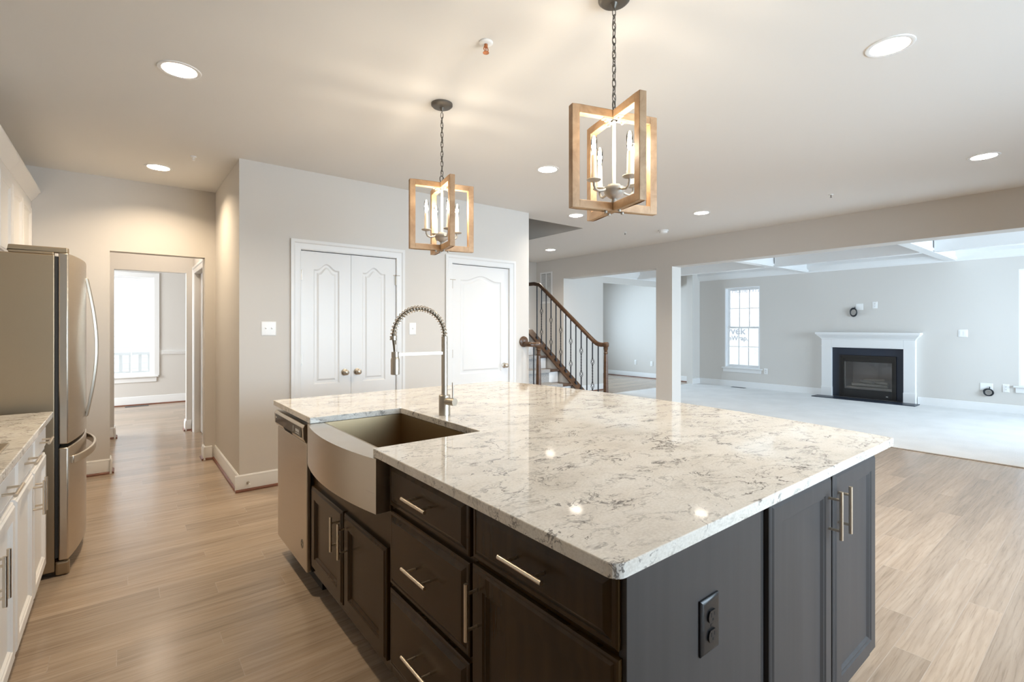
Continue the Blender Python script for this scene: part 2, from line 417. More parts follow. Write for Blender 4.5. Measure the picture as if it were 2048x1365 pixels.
wall('wall_fireplace', 'y', 10.85, 11.0, -2.7, 6.6, 0, H, [(5.03, 5.82, 0.44, 2.25), (0.30, 1.09, 0.44, 2.25), (2.678, 3.427, 0.185, 0.757)])
wall('wall_far_room', 'y', 10.91, 11.0, 6.6, 10.75, 0, H)
wall('wall_far_room_back', 'x', 10.6, 10.75, 3.72, 11.0, 0, H, [(8.1, 9.9, 0.5, 2.25)])
wall('wall_rear', 'x', -1.65, -1.5, -1.05, 11.0, 0, H, [(1.3, 4.7, 0.02, 2.35), (7.7, 10.3, 0.5, 2.3)])

# coffered ceiling of the family room
for i, y in enumerate((1.885, 4.13, -0.36)):
    mb = MB(); mb.box(7.2, 10.85, y-0.07, y+0.07, 2.46, H-0.001); mb.box(7.2, 10.85, y-0.085, y-0.07, 2.475, 2.51); mb.box(7.2, 10.85, y+0.07, y+0.085, 2.475, 2.51)
    mb.box(7.2, 10.85, y-0.12, y-0.07, H-0.06, H-0.001); mb.box(7.2, 10.85, y+0.07, y+0.12, H-0.06, H-0.001)
    st('trim_coffer_cross.%03d' % i, mb, 'trim_white')
for i, (x, y0_, y1_) in enumerate(((9.365, -1.499, -0.445), (9.365, -0.275, 1.80), (9.365, 1.97, 4.045), (9.365, 4.215, 7.11))):
    mb = MB(); mb.box(x-0.07, x+0.07, y0_, y1_, 2.46, H-0.001)
    mb.box(x-0.12, x-0.07, y0_, y1_, H-0.06, H-0.001); mb.box(x+0.07, x+0.12, y0_, y1_, H-0.06, H-0.001)
    st('trim_coffer_long.%03d' % i, mb, 'trim_white')
crown = lambda s: [(0, 2.45), (0.012*s, 2.45), (0.02*s, 2.475), (0.05*s, 2.50), (0.085*s, 2.545), (0.095*s, 2.56), (0.095*s, 2.74), (0, 2.74)]
st('trim_crown_fireplace', MB().prism([(10.85-a, z) for a, z in crown(1)], -1.499, 6.45, 'y'), 'trim_white', smooth=30)
st('trim_crown_family_left', MB().prism([(7.11-a, z) for a, z in crown(1)], 7.2, 10.84, 'x'), 'trim_white', smooth=30)
st('trim_crown_header', MB().prism([(7.2+a, z) for a, z in crown(1)], -1.499, 7.0, 'y'), 'trim_white', smooth=30)

# baseboards: board with a moulded cap, brown shoe where it meets the hardwood
def baseboard(name, axis, a0, a1, face, out, shoe=True, h=0.135, par=None):
    pr = [(0, 0), (0.016, 0), (0.016, h-0.035), (0.012, h-0.022), (0.012, h-0.010), (0.006, h), (0, h)]
    pr = [(face+out*a, z+0.001) for a, z in pr]
    mb = MB(); mb.prism([(p, z) for p, z in pr], a0, a1, 'x' if axis == 'x' else 'y')
    o = st(name, mb, 'trim_white', smooth=25)
    if shoe:
        sp_ = [(0.0165, 0), (0.032, 0), (0.031, 0.008), (0.026, 0.015), (0.0165, 0.019)]
        MB().prism([(face+out*a, z+0.001) for a, z in sp_], a0, a1, 'x' if axis == 'x' else 'y').build('shoe_moulding', 'shoe_wood', o, smooth=40)
    return o
baseboard('baseboard_pantry', 'x', 0.713, 1.14, 4.55, -1)
baseboard('baseboard_pantry.001', 'x', 2.215, 2.689, 4.55, -1)
baseboard('baseboard_pantry.002', 'x', 3.642, 3.86, 4.55, -1)
baseboard('baseboard_aisle', 'y', 4.55, 5.87, 0.745, -1)
baseboard('baseboard_kitchen_back', 'x', 0.652, 0.712, 5.87, -1)
baseboard('baseboard_kitchen_back.001', 'x', -0.93, -0.10, 5.87, -1)
baseboard('baseboard_doorway_left', 'y', 5.84, 6.02, -0.10, 1)
baseboard('baseboard_doorway_right', 'y', 5.84, 6.02, 0.652, -1)
baseboard('baseboard_dining_near', 'x', -0.93, -0.09, 7.67, -1)
baseboard('baseboard_dining_near.001', 'x', 0.645, 0.70, 7.67, -1)
baseboard('baseboard_dining_jamb', 'y', 7.64, 7.82, -0.09, 1)
baseboard('baseboard_dining_jamb.001', 'y', 7.64, 7.82, 0.645, -1)
baseboard('baseboard_passage_right', 'y', 7.56, 7.64, 0.72, -1)
baseboard('baseboard_dining_far', 'x', -3.0, 3.6, 10.7, -1, h=0.15)
baseboard('baseboard_fireplace', 'y', 3.80, 6.45, 10.85, -1, shoe=False, h=0.14)
baseboard('baseboard_fireplace.001', 'y', -1.499, 2.32, 10.85, -1, shoe=False, h=0.14)
baseboard('baseboard_family_pier', 'x', 10.54, 10.834, 6.45, -1, shoe=False, h=0.14)
baseboard('baseboard_far_room', 'y', 6.62, 10.6, 10.91, -1)
baseboard('baseboard_hall', 'y', 7.11, 7.94, 6.95, -1)
baseboard('baseboard_family_left', 'x', 7.07, 8.14, 7.11, -1)
mb = MB(); mb.prism([(10.7, 0.865), (10.682, 0.87), (10.678, 0.89), (10.668, 0.905), (10.672, 0.918), (10.66, 0.925), (10.66, 0.94), (10.7, 0.94)], 0.53, 3.6, 'x')
st('trim_chair_rail', mb, 'trim_white', smooth=25)

# ------------------------------------------------------------------ pantry doors
def casing(mb, u0, u1, v1, w=0.085):
    """door casing round an opening u0..u1 up to v1, in (u, v, out) space"""
    def strip(f):
        prof = [(0.0, 0.0), (0.0, 0.010), (0.012, 0.014), (0.05, 0.016), (0.062, 0.022), (w, 0.022), (w, 0.0)]
        return [f(i, o) for i, o in prof]
    L0 = [(u0-i, 0.002, o) for i, o in [(0.0, 0.0), (0.0, 0.010), (0.012, 0.015), (0.05, 0.017), (0.06, 0.024), (w, 0.024), (w, 0.0)]]
    pr = [(0.0, 0.0), (0.0, 0.010), (0.012, 0.015), (0.05, 0.017), (0.06, 0.024), (w, 0.024), (w, 0.0)]
    mb.loops([[(u0-i, 0.002, o) for i, o in pr], [(u0-i, v1+i, o) for i, o in pr], [(u1+i, v1+i, o) for i, o in pr], [(u1+i, 0.002, o) for i, o in pr]])
def door_leaf(mb, u0, u1, v0, v1, w0, w1):
    """two-panel moulded leaf with an arched upper panel; (u, v, out) space, front at w1"""
    sl = 0.108; a, b = u0+sl, u1-sl; N = 24
    lo = (v0+0.20, v0+0.70); up = (v0+0.825, v0+1.86); hump = 0.055
    def arch(tt):
        q = min(max((tt-0.10)/0.80, 0), 1); return hump*(0.5-0.5*math.cos(2*PI*q))
    top = [(a+(b-a)*i/N, up[1]+arch(i/N)) for i in range(N+1)]
    V = lambda u, v: mb.v(u, v, w1)
    # front frame
    def quad(x0, x1, y0, y1): mb.f([V(x0, y0), V(x1, y0), V(x1, y1), V(x0, y1)])
    quad(u0, a, v0, v1); quad(b, u1, v0, v1); quad(a, b, v0, lo[0]); quad(a, b, lo[1], up[0])
    for p, q in zip(top, top[1:]): mb.f([V(*p), V(*q), V(q[0], v1), V(p[0], v1)])
    # edges and back
    bx = [(u0, v0), (u1, v0), (u1, v1), (u0, v1)]
    mb.loops([[(x, y, w1) for x, y in bx], [(x, y, w0) for x, y in bx]], False, True)
    # panels
    prof = [(0, 0), (0.012, -0.009), (0.030, -0.009), (0.046, -0.002)]
    mb.loops([[(a+i, lo[0]+i, w1+w), (b-i, lo[0]+i, w1+w), (b-i, lo[1]-i, w1+w), (a+i, lo[1]-i, w1+w)] for i, w in prof], False, True)
    def ring(i, w):
        r = [(a+i, up[0]+i, w1+w), (b-i, up[0]+i, w1+w)]
        for k in range(N, -1, -1):
            tt = k/N; r.append((a+i+(b-a-2*i)*tt, up[1]-i+arch(tt), w1+w))
        return r
    mb.loops([ring(i, w) for i, w in prof], False, True)
TP = lambda u, v, w: (u, 4.55-w, v)     # faces the kitchen (towards -Y)
def knob(x, z, par, front):
    mb = MB(); mb.lathe([(0.0, 0), (0.031, 0), (0.031, -0.006), (0.024, -0.010), (0.010, -0.013), (0.010, -0.030), (0.020, -0.036), (0.026, -0.046), (0.025, -0.056), (0.016, -0.064), (0.0, -0.066)], (x, front, z), 'y', 20)
    return mb.build('door_knob', 'nickel', par, smooth=40)
def hinge(x, z, par, front, pin=False):
    mb = MB(); mb.cyl((x, front-0.006, z-0.045), (x, front-0.006, z+0.045), 0.007, 10); mb.box(x-0.012, x+0.012, front-0.003, front, z-0.044, z+0.044)
    if pin: mb.cyl((x, front-0.006, z+0.045), (x, front-0.006, z+0.056), 0.003, 8); mb.cyl((x-0.035, front-0.022, z+0.05), (x+0.035, front-0.022, z+0.05), 0.003, 8); mb.cyl((x, front-0.006, z+0.05), (x, front-0.022, z+0.05), 0.003, 8)
    return mb.build('door_hinge', 'nickel', par, smooth=40)
mb = MB(TP); casing(mb, 1.225, 2.13, 2.04); 
mb.box(1.222, 1.2265, 0.002, 2.04, -0.115, 0.0); mb.box(2.1285, 2.133, 0.002, 2.04, -0.115, 0.0); mb.box(1.2265, 2.1285, 2.0365, 2.042, -0.115, 0.0)
d1 = st('door_1', mb, 'door_white', smooth=25)
for u0, u1, kx, hx in ((1.229, 1.6755, 1.617, 1.228), (1.6785, 2.126, 1.735, 2.127)):
    mb = MB(TP); door_leaf(mb, u0, u1, 0.012, 2.030, -0.044, -0.008); lf = mb.build('door_leaf', 'door_white', d1)
    knob(kx, 0.933, lf, 4.558)
    for z in (1.815, 1.065, 0.25): hinge(hx, z, lf, 4.556, z > 1.7 and hx > 2)
mb = MB(TP); casing(mb, 2.774, 3.557, 2.045)
mb.box(2.771, 2.7755, 0.002, 2.045, -0.115, 0.0); mb.box(3.5555, 3.56, 0.002, 2.045, -0.115, 0.0); mb.box(2.7755, 3.5555, 2.0415, 2.047, -0.115, 0.0)
d2 = st('door_2', mb, 'door_white', smooth=25)
mb = MB(TP); door_leaf(mb, 2.778, 3.553, 0.012, 2.035, -0.044, -0.008); lf = mb.build('door_leaf', 'door_white', d2)
knob(3.49, 0.907, lf, 4.558)
for z in (1.815, 1.065, 0.25): hinge(2.777, z, lf, 4.556, z > 1.7)
# white door in the passage on the way to the dining room
TC = lambda u, v, w: (0.72-w, u, v)
mb = MB(TC); casing(mb, 6.55, 7.46, 2.04); d3 = st('door_3', mb, 'door_white', smooth=25)
mb = MB(TC); door_leaf(mb, 6.553, 7.457, 0.012, 2.037, -0.10, -0.06); mb.build('door_leaf', 'door_white', d3)

# ------------------------------------------------------------------ windows
def window(name, T, u0, u1, v0, v1, cols=3, depth=0.15, side_casing=0.0, rail_pos=0.5):
    """double hung, T maps (u, v, out into room)"""
    fr_ = MB(T); j = 0.02
    fr_.box(u0, u0+j, v0, v1, -depth, 0.0); fr_.box(u1-j, u1, v0, v1, -depth, 0.0); fr_.box(u0+j, u1-j, v1-j, v1, -depth, 0.0); fr_.box(u0+j, u1-j, v0, v0+j, -depth, 0.0)
    o = st(name, fr_, 'vinyl')
    vm = v0+(v1-v0)*rail_pos
    for nm, a, b, w in (('upper_sash', vm-0.02, v1-j, -0.105), ('lower_sash', v0+j, vm+0.02, -0.07)):
        mb = MB(T); s_ = 0.042; x0, x1 = u0+j, u1-j
        mb.box(x0, x0+s_, a, b, w-0.03, w); mb.box(x1-s_, x1, a, b, w-0.03, w); mb.box(x0+s_, x1-s_, a, a+s_, w-0.03, w); mb.box(x0+s_, x1-s_, b-s_, b, w-0.03, w)
        sa_ = mb.build(nm, 'vinyl', o)
        mb = MB(T); g0, g1 = x0+s_, x1-s_; h0, h1 = a+s_, b-s_
        for k in range(1, cols):
            x = g0+(g1-g0)*k/cols; mb.box(x-0.007, x+0.007, h0, h1, w-0.022, w-0.008)
        y = (h0+h1)/2; mb.box(g0, g1, y-0.007, y+0.007, w-0.0215, w-0.0085)
        mb.build('muntins', 'vinyl', sa_)
        MB(T).box(g0, g1, h0, h1, w-0.017, w-0.013).build('pane', 'glass', sa_)
    mb = MB(T); mb.box(u0-0.06, u1+0.06, v0-0.022, v0+0.002, -0.03, 0.045); mb.build('window_sill', 'trim_white', o, bevel=0.006)
    mb = MB(T); mb.box(u0-0.035, u1+0.035, v0-0.105, v0-0.022, 0.0005, 0.016); mb.build('window_apron', 'trim_white', o, bevel=0.004)
    if side_casing:
        c = side_casing; mb = MB(T)
        mb.box(u0-c, u0, v0+0.002, v1+c, 0.0005, 0.018); mb.box(u1, u1+c, v0+0.002, v1+c, 0.0005, 0.018); mb.box(u0, u1, v1, v1+c, 0.0005, 0.018)
        mb.build('window_casing', 'trim_white', o, bevel=0.004)
    return o
TF = lambda u, v, w: (10.85-w, u, v)
TD = lambda u, v, w: (u, 10.7-w, v)
window('window_1', TF, 5.03, 5.82, 0.44, 2.25)
window('window_2', TF, 0.30, 1.09, 0.44, 2.25, side_casing=0.0)
window('window_3', TD, -0.47, 0.425, 0.50, 2.23, side_casing=0.075, rail_pos=0.475)
# glazed patio doors and rear windows behind the camera
TB = lambda u, v, w: (u, -1.5+w, v)
mb = MB(TB)
for u in (1.3, 2.12, 2.96, 3.78, 4.62): mb.box(u, u+0.08, 0.02, 2.35, -0.12, -0.04)
mb.box(1.3, 4.7, 0.02, 0.14, -0.11, -0.05); mb.box(1.3, 4.7, 2.25, 2.35, -0.11, -0.05)
pd = st('door_4', mb, 'vinyl'); MB(TB).box(1.38, 4.62, 0.14, 2.25, -0.085, -0.08).build('pane', 'glass', pd)
window('window_4', TB, 7.7, 10.3, 0.5, 2.3)
TG = lambda u, v, w: (u, 10.6-w, v)
window('window_5', TG, 8.1, 9.9, 0.5, 2.25)
window('window_6', lambda u, v, w: (-3.0+w, u, v), 8.35, 10.05, 0.5, 2.23)

# ------------------------------------------------------------------ recessed lights
def can_light(x, y, label):
    r = thing('recessed_light', label, 'recessed light', (x, y, H), 0, 'recessed ceiling lights')
    MB().ring([(0.080, 0.004), (0.080, -0.003), (0.086, -0.006), (0.100, -0.004), (0.102, -0.0005), (0.0825, -0.0003)], (x, y, H), 'z', 32).build('trim_ring', 'plastic_white', r, smooth=40)
    mb = MB(); rg = [[(x+rr*math.cos(2*PI*i/28), y+rr*math.sin(2*PI*i/28), H+zz) for i in range(28)] for rr, zz in ((0.0815, 0.0005), (0.066, 0.06))]
    mb.loops(rg, False, False).build('baffle', 'plastic_white', r, smooth=60)
    MB().lathe([(0.0655, 0.058), (0.0655, 0.066), (0.0, 0.068)], (x, y, H), 'z', 28).build('lens', 'can_lens', r)
    return r
def can_lamp(x, y, par=None):
    l = bpy.data.lights.new('can_glow', 'AREA'); l.shape = 'DISK'; l.size = 0.12; l.energy = CAN_POWER; l.color = WARM if x < 4 else (1.0, 0.88, 0.74)
    o = bpy.data.objects.new('can_glow', l); C.objects.link(o); o.location = (0, 0, 0.05)
    if par: o.parent = par
    else: o.location = (x, y, H+0.05)
flush = MB().lathe([(0.0, -0.0005), (0.15, -0.0005), (0.15, -0.03), (0.12, -0.07), (0.0, -0.085)], (0.3, 6.8, H), 'z', 28).build('added_passage_lamp', 'can_lens', None, smooth=40)  # unseen lamp and point light added to brighten the passage
tag(flush, 'unseen ceiling lamp added to brighten the passage behind the kitchen doorway', 'ceiling lamp'); recenter(flush)
l = bpy.data.lights.new('passage_fill', 'POINT'); l.energy = 9; l.color = (1.0, 0.86, 0.70); l.shadow_soft_size = 0.1
o = bpy.data.objects.new('passage_fill', l); C.objects.link(o); o.location = (0.3, 6.8, H-0.22)
for x, y, lb in CANS:
    can_lamp(x, y, can_light(x, y, lb))

# ------------------------------------------------------------------ sprinklers, smoke detector
def sprinkler(x, y, label, m='nickel', s=0.62):
    r = thing('fire_sprinkler', label, 'sprinkler', (x, y, H), 0, 'ceiling fire sprinklers')
    MB().lathe([(0.0, 0.0), (0.036*s, -0.0005), (0.036*s, -0.004), (0.030*s, -0.009), (0.0, -0.010)], (x, y, H), 'z', 24).build('escutcheon', 'plastic_white', r, smooth=40)
    mb = MB(); mb.cyl((x, y, H-0.008), (x, y, H-0.026*s), 0.009*s, 12)
    for a in (-1, 1): mb.tube([(x+a*0.009*s, y, H-0.022*s), (x+a*0.014*s, y, H-0.036*s), (x+a*0.004*s, y, H-0.052*s)], 0.0025*s, 8)
    mb.cyl((x, y, H-0.026*s), (x, y, H-0.05*s), 0.003*s, 8)
    mb.lathe([(0.0, -0.052*s), (0.016*s, -0.052*s), (0.016*s, -0.055*s), (0.0, -0.056*s)], (x, y, H), 'z', 16)
    mb.build('sprinkler_head', m, r, smooth=40)
sprinkler(1.385, 1.955, 'copper tipped fire sprinkler in the ceiling behind the near pendant chain', 'copper', 0.95)
sprinkler(0.446, 4.733, 'small white sprinkler beside the recessed light near the dining doorway', 'plastic_white')
sprinkler(5.794, 1.954, 'small sprinkler in the ceiling just in front of the long header', 'bronze_grey')
sprinkler(5.75, 4.605, 'tiny far sprinkler in the ceiling left of the smoke detector', 'bronze_grey')
r = thing('smoke_detector', 'round white smoke detector on the ceiling above the square pillar', 'smoke detector', (6.064, 4.168, H))
MB().lathe([(0.0, -0.0005), (0.07, -0.0005), (0.07, -0.016), (0.062, -0.018), (0.0, -0.018)], (6.064, 4.168, H), 'z', 28).build('base', 'plastic_white', r, smooth=40)
MB().lathe([(0.0, -0.018), (0.056, -0.018), (0.054, -0.036), (0.046, -0.042), (0.0, -0.044)], (6.064, 4.168, H), 'z', 28).build('cover', 'plastic_white', r, smooth=40)

# ------------------------------------------------------------------ lantern pendants
def pendant(cx, cy, zb, ang, label):
    r = thing('lantern_pendant', label, 'pendant light', (cx, cy, zb), 0, 'wooden lantern pendants over the island')
    R_, Hh, t_, d_ = 0.205, 0.42, 0.034, 0.032
    def rot(a):
        c, s_ = math.cos(a), math.sin(a); return lambda u, v, w: (cx+u*c-w*s_, cy+u*s_+w*c, zb+v)
    for k, a in enumerate((ang, ang+PI/2)):
        T = rot(a); mb = MB(T); e = d_/2
        mb.box(-R_, -R_+t_, 0, Hh, -e, e); mb.box(R_-t_, R_, 0, Hh, -e, e)
        if k == 0:
            mb.box(-R_+t_, R_-t_, 0, t_, -e, e); mb.box(-R_+t_, R_-t_, Hh-t_, Hh, -e, e)
        else:
            for s_ in (-1, 1):
                a0, a1 = sorted((s_*(R_-t_), s_*(e+0.0005)))
                mb.box(a0, a1, 0, t_, -e, e); mb.box(a0, a1, Hh-t_, Hh, -e, e)
        mb.build('wood_frame', 'oak_frame', r, bevel=0.0025)
    T = rot(ang)
    mb = MB(); mb.cyl((cx, cy, zb+0.10), (cx, cy, zb+Hh-t_), 0.007, 12); mb.build('centre_rod', 'candle_cream', r, smooth=40)
    # cross-shaped fixing plates with four screws under the top and bottom rails
    mb = MB(T)
    for z0_ in (Hh-t_-0.004, ):
        mb.box(-0.055, 0.055, z0_, z0_+0.0035, -0.013, 0.013); mb.box(-0.013, 0.013, z0_, z0_+0.0036, -0.055, 0.055)
    mb.build('top_plate', 'antique_silver', r)
    for a, b in ((0.04, 0), (-0.04, 0), (0, 0.04), (0, -0.04)):
        x, y, z = T(a, 0, b)
        for zz in (z, z+Hh-t_-0.004):
            MB().lathe([(0.0, -0.010), (0.006, -0.009), (0.007, -0.003), (0.007, 0.0)], (x, y, zz), 'z', 10).build('screw', 'antique_silver', r, smooth=40)
    MB().lathe([(0.0, 0.036), (0.012, 0.038), (0.010, 0.052), (0.020, 0.058), (0.038, 0.072), (0.045, 0.090), (0.044, 0.100), (0.028, 0.102), (0.026, 0.112), (0.0, 0.113)], (cx, cy, zb), 'z', 24).build('hub_bowl', 'antique_silver', r, smooth=40)
    MB().cyl((cx, cy, zb+t_-0.001), (cx, cy, zb+0.038), 0.006, 10).build('hub_stem', 'antique_silver', r, smooth=40)
    for k in range(4):
        a = ang+math.radians(5)+k*PI/2; c, s_ = math.cos(a), math.sin(a); q = 0.102
        pt = lambda d, z: (cx+c*d, cy+s_*d, zb+z)
        mb = MB(); mb.tube([pt(0.03, 0.095), pt(0.055, 0.082), pt(0.080, 0.078), pt(0.094, 0.084), pt(q, 0.100), pt(q, 0.114)], 0.0055, 10)
        arm = mb.build('arm', 'antique_silver', r, smooth=50)
        x, y, z = pt(q, 0.0)
        MB().lathe([(0.0, 0.112), (0.010, 0.112), (0.026, 0.117), (0.030, 0.121), (0.029, 0.123), (0.012, 0.121), (0.012, 0.130), (0.0, 0.130)], (x, y, z), 'z', 20).build('drip_pan', 'antique_silver', arm, smooth=40)
        can = MB().lathe([(0.0125, 0.122), (0.0125, 0.142), (0.0115, 0.146), (0.0105, 0.205), (0.0095, 0.222), (0.0, 0.222)], (x, y, z), 'z', 16).build('candle_sleeve', 'candle_cream', arm, smooth=40)
        bl_ = MB().lathe([(0.007, 0.2225), (0.0095, 0.232), (0.0132, 0.246), (0.0132, 0.285), (0.010, 0.298), (0.004, 0.304), (0.0, 0.304)], (x, y, z), 'z', 16).build('bulb', 'glass', arm, smooth=60)
        MB().lathe([(0.0, 0.236), (0.0045, 0.238), (0.0075, 0.250), (0.0075, 0.280), (0.003, 0.290), (0.0, 0.291)], (x, y, z), 'z', 12).build('filament', 'bulb_glow', bl_, smooth=60)
        l = bpy.data.lights.new('bulb_light', 'POINT'); l.energy = BULB_POWER; l.color = (1.0, 0.86, 0.68); l.shadow_soft_size = 0.02
        lo = bpy.data.objects.new('bulb_light', l); C.objects.link(lo); lo.parent = r; lo.location = (c*q, s_*q, 0.266)
        bl = l
    # suspension: ring, chain links, cord, canopy
    top = H-zb; mb = MB()
    zc = Hh+0.022
    mb.tube([(cx+0.020*math.cos(a), cy+0.010*math.cos(a), zb+zc+0.022*math.sin(a)) for a in [2*PI*i/20 for i in range(20)]], 0.0032, 8, closed=True)
    mb.cyl((cx, cy, zb+Hh-0.001), (cx, cy, zb+Hh+0.006), 0.008, 12)
    mb.build('hanging_ring', 'bronze_grey', r, smooth=50)
    z = zc+0.038; k = 0; mb = MB(); pitch = 0.030
    while z < top-0.045:
        a = ang+k*PI/2; c, s_ = math.cos(a), math.sin(a); pth = []
        for i in range(16):
            q = 2*PI*i/16; du = 0.0075*math.cos(q); dv = 0.0105*(1 if math.sin(q) > 0 else -1)*(abs(math.sin(q))**0.5)+0.0085*math.sin(q)
            pth.append((cx+c*du, cy+s_*du, zb+z+dv))
        mb.tube(pth, 0.0021, 6, closed=True); z += pitch; k += 1
    mb.build('chain', 'bronze_grey', r, smooth=50)
    mb = MB(); n = 40
    mb.tube([(cx+0.006*math.sin(i*0.9), cy+0.006*math.cos(i*0.9), zb+Hh+0.01+(top-0.05-Hh)*i/n) for i in range(n+1)], 0.0016, 6)
    mb.build('cord', 'bronze_grey', r, smooth=60)
    mb = MB(); mb.lathe([(0.0, -0.0005), (0.066, -0.0005), (0.066, -0.012), (0.058, -0.020), (0.050, -0.024), (0.016, -0.026), (0.012, -0.034), (0.006, -0.046), (0.0, -0.047)], (cx, cy, H), 'z', 28)
    mb.build('canopy', 'bronze_grey', r, smooth=35)
    return r
pendant(1.552, 2.663, 1.827, math.radians(-13), 'farther wooden lantern pendant with round canopy hanging in front of the white pantry doors')
pendant(1.619, 1.354, 1.838, math.radians(-18), 'nearer and larger looking wooden lantern pendant above the middle of the island')

# ------------------------------------------------------------------ cabinet pieces
def pull(name, T, u, v, length, vertical, par, m='brushed_pull', so=0.034, gap=0.096, r=0.0058):
    """bar pull centred on (u, v); T maps (u, v, out)"""
    mb = MB(); h_ = length/2; g_ = gap/2
    P_ = (lambda a, w: T(u, v+a, w)) if vertical else (lambda a, w: T(u+a, v, w))
    mb.cyl(P_(-h_, so), P_(h_, so), r, 14)
    for s_ in (-g_, g_): mb.cyl(P_(s_, 0.0), P_(s_, so), 0.0042, 10)
    return mb.build(name, m, par, smooth=40)
SHAKER = [(0.0, 0.0), (0.0, 0.012), (0.004, 0.015), (0.008, 0.0155), (0.014, 0.020), (0.055, 0.020), (0.059, 0.0155), (0.064, 0.0155), (0.071, 0.008)]
SLAB = [(0.0, 0.0), (0.0, 0.010), (0.004, 0.0125), (0.013, 0.0135), (0.015, 0.0115), (0.027, 0.0185), (0.031, 0.020)]
def cab_door(T, u0, u1, v0, v1, par, m, prof=SHAKER, name='door'):
    return MB(T).rect_loops(u0, u1, v0, v1, prof).build(name, m, par, smooth=20)

# ------------------------------------------------------------------ the island
XF, XD = 0.755, 0.735                       # frame and door-front planes on the sink side
TI = lambda u, v, w: (XF-w, u, v)
TE = lambda u, v, w: (u, 0.615-w, v)
ES = 'espresso'
def toe(par, x0, x1, y0, y1): return MB().box(x0, x1, y0, y1, 0.001, 0.112).build('toe_kick', ES, par)
# sink base
sb = thing('sink_base_cabinet', 'dark espresso two door cabinet under the apron sink', 'cabinet', (1.04, 2.10, 0), 0, 'dark cabinets of the island')
mb = MB(); y0, y1 = 1.648, 2.572
mb.box(XF, 1.335, y0, y1, 0.112, 0.63); mb.box(XF, XF+0.012, y0+0.0, y1, 0.63, 0.683)
mb.box(XF-0.004, 1.335, y0, y0+0.010, 0.63, 0.882); mb.box(XF, 1.335, y1-0.018, y1, 0.63, 0.882); mb.box(XF, XF+0.02, 2.492, y1-0.018, 0.63, 0.882); mb.box(1.315, 1.335, y0+0.010, y1-0.018, 0.63, 0.882)
mb.build('carcass', ES, sb)
toe(sb, XF+0.07, 1.335, y0, y1)
for a, b, hu in ((2.112, 2.556, 2.150), (1.662, 2.092, 2.056)):
    d = cab_door(TI, a, b, 0.150, 0.556, sb, ES); pull('handle', lambda u, v, w: TI(u, v, w+0.02), hu, 0.455, 0.150, True, d)
# drawers
db = thing('drawer_cabinet', 'dark espresso base unit with three stacked drawers beside the apron sink', 'cabinet', (1.04, 1.38, 0), 0, 'dark cabinets of the island')
y0, y1 = 1.119, 1.646
MB().box(XF, 1.335, y0, y1, 0.112, 0.882).build('carcass', ES, db); toe(db, XF+0.07, 1.335, y0, y1)
for v0, v1 in ((0.720, 0.879), (0.444, 0.703), (0.152, 0.427)):
    d = cab_door(TI, 1.127, 1.637, v0, v1, db, ES, SLAB, 'drawer'); pull('handle', lambda u, v, w: TI(u, v, w+0.02), 1.382, (v0+v1)/2+0.0, 0.155, False, d)
# one drawer over a door
bc = thing('corner_base_cabinet', 'dark espresso base unit at the near corner with one drawer above a door', 'cabinet', (1.04, 0.86, 0), 0, 'dark cabinets of the island')
y0, y1 = 0.602, 1.117
MB().box(XF, 1.335, y0+0.018, y1, 0.112, 0.882).build('carcass', ES, bc); toe(bc, XF+0.07, 1.335, y0+0.02, y1)
mb = MB(); mb.box(XF-0.0005, 1.302, 0.600, 0.6195, 0.0015, 0.882); mb.build('end_panel', 'espresso_daylit', bc, bevel=0.0015)
d = cab_door(TI, 0.613, 1.110, 0.727, 0.879, bc, ES, SLAB, 'drawer'); pull('handle', lambda u, v, w: TI(u, v, w+0.02), 0.862, 0.803, 0.155, False, d)
d = cab_door(TI, 0.610, 1.110, 0.150, 0.712, bc, ES); pull('handle', lambda u, v, w: TI(u, v, w+0.02), 1.080, 0.605, 0.150, True, d)
# end cabinet on the seating side
ec = thing('end_cabinet', 'tall two door dark cabinet on the right end of the island', 'cabinet', (1.79, 1.9, 0), 0, 'dark cabinets of the island')
MB().box(1.337, 2.21, 0.616, 3.16, 0.112, 0.882).build('carcass', 'espresso_daylit', ec); MB().box(1.337, 2.20, 0.69, 3.16, 0.001, 0.112).build('toe_kick', ES, ec)
for a, b, hu in ((1.352, 1.780, 1.748), (1.800, 2.210, 1.829)):
    d = cab_door(TE, a, b, 0.145, 0.878, ec, 'espresso_daylit'); pull('handle', lambda u, v, w: TE(u, v, w+0.02), hu, 0.764, 0.150, True, d)
# black outlet on the end panel
def outlet(T, u, v, par, plate_m='plastic_white', w_=0.076, h_=0.125):
    MB(T).rect_loops(u-w_/2, u+w_/2, v-h_/2, v+h_/2, [(0, 0.0005), (0, 0.004), (0.006, 0.008), (0.010, 0.0085)]).build('cover_plate', plate_m, par, smooth=30)
    for dv in (0.022, -0.022):
        mb = MB(T); pts = []
        for i in range(20):
            a = 2*PI*i/20; pts.append((0.017*math.cos(a), max(-0.0135, min(0.0135, 0.017*math.sin(a)))))
        mb.loops([[(u+x, v+dv+y, w) for x, y in pts] for w in (0.008, 0.0125)])
        rc = mb.build('receptacle', plate_m, par, smooth=30)
        mb = MB(T)
        mb.box(u-0.0078, u-0.0052, v+dv-0.001, v+dv+0.009, 0.0122, 0.0128); mb.box(u+0.0052, u+0.0078, v+dv+0.0, v+dv+0.008, 0.0122, 0.0128)
        mb.lathe([(0.0, 0), (0.003, 0), (0.003, 0.0006), (0.0, 0.0006)], (0, 0, 0), 'z', 8) if False else mb.box(u-0.0025, u+0.0025, v+dv-0.0095, v+dv-0.0045, 0.0122, 0.0128)
        mb.build('slots', 'dark_slot', rc)
    MB(T).box(u-0.003, u+0.003, v-0.003, v+0.003, 0.008, 0.0092).build('screw', plate_m, par)
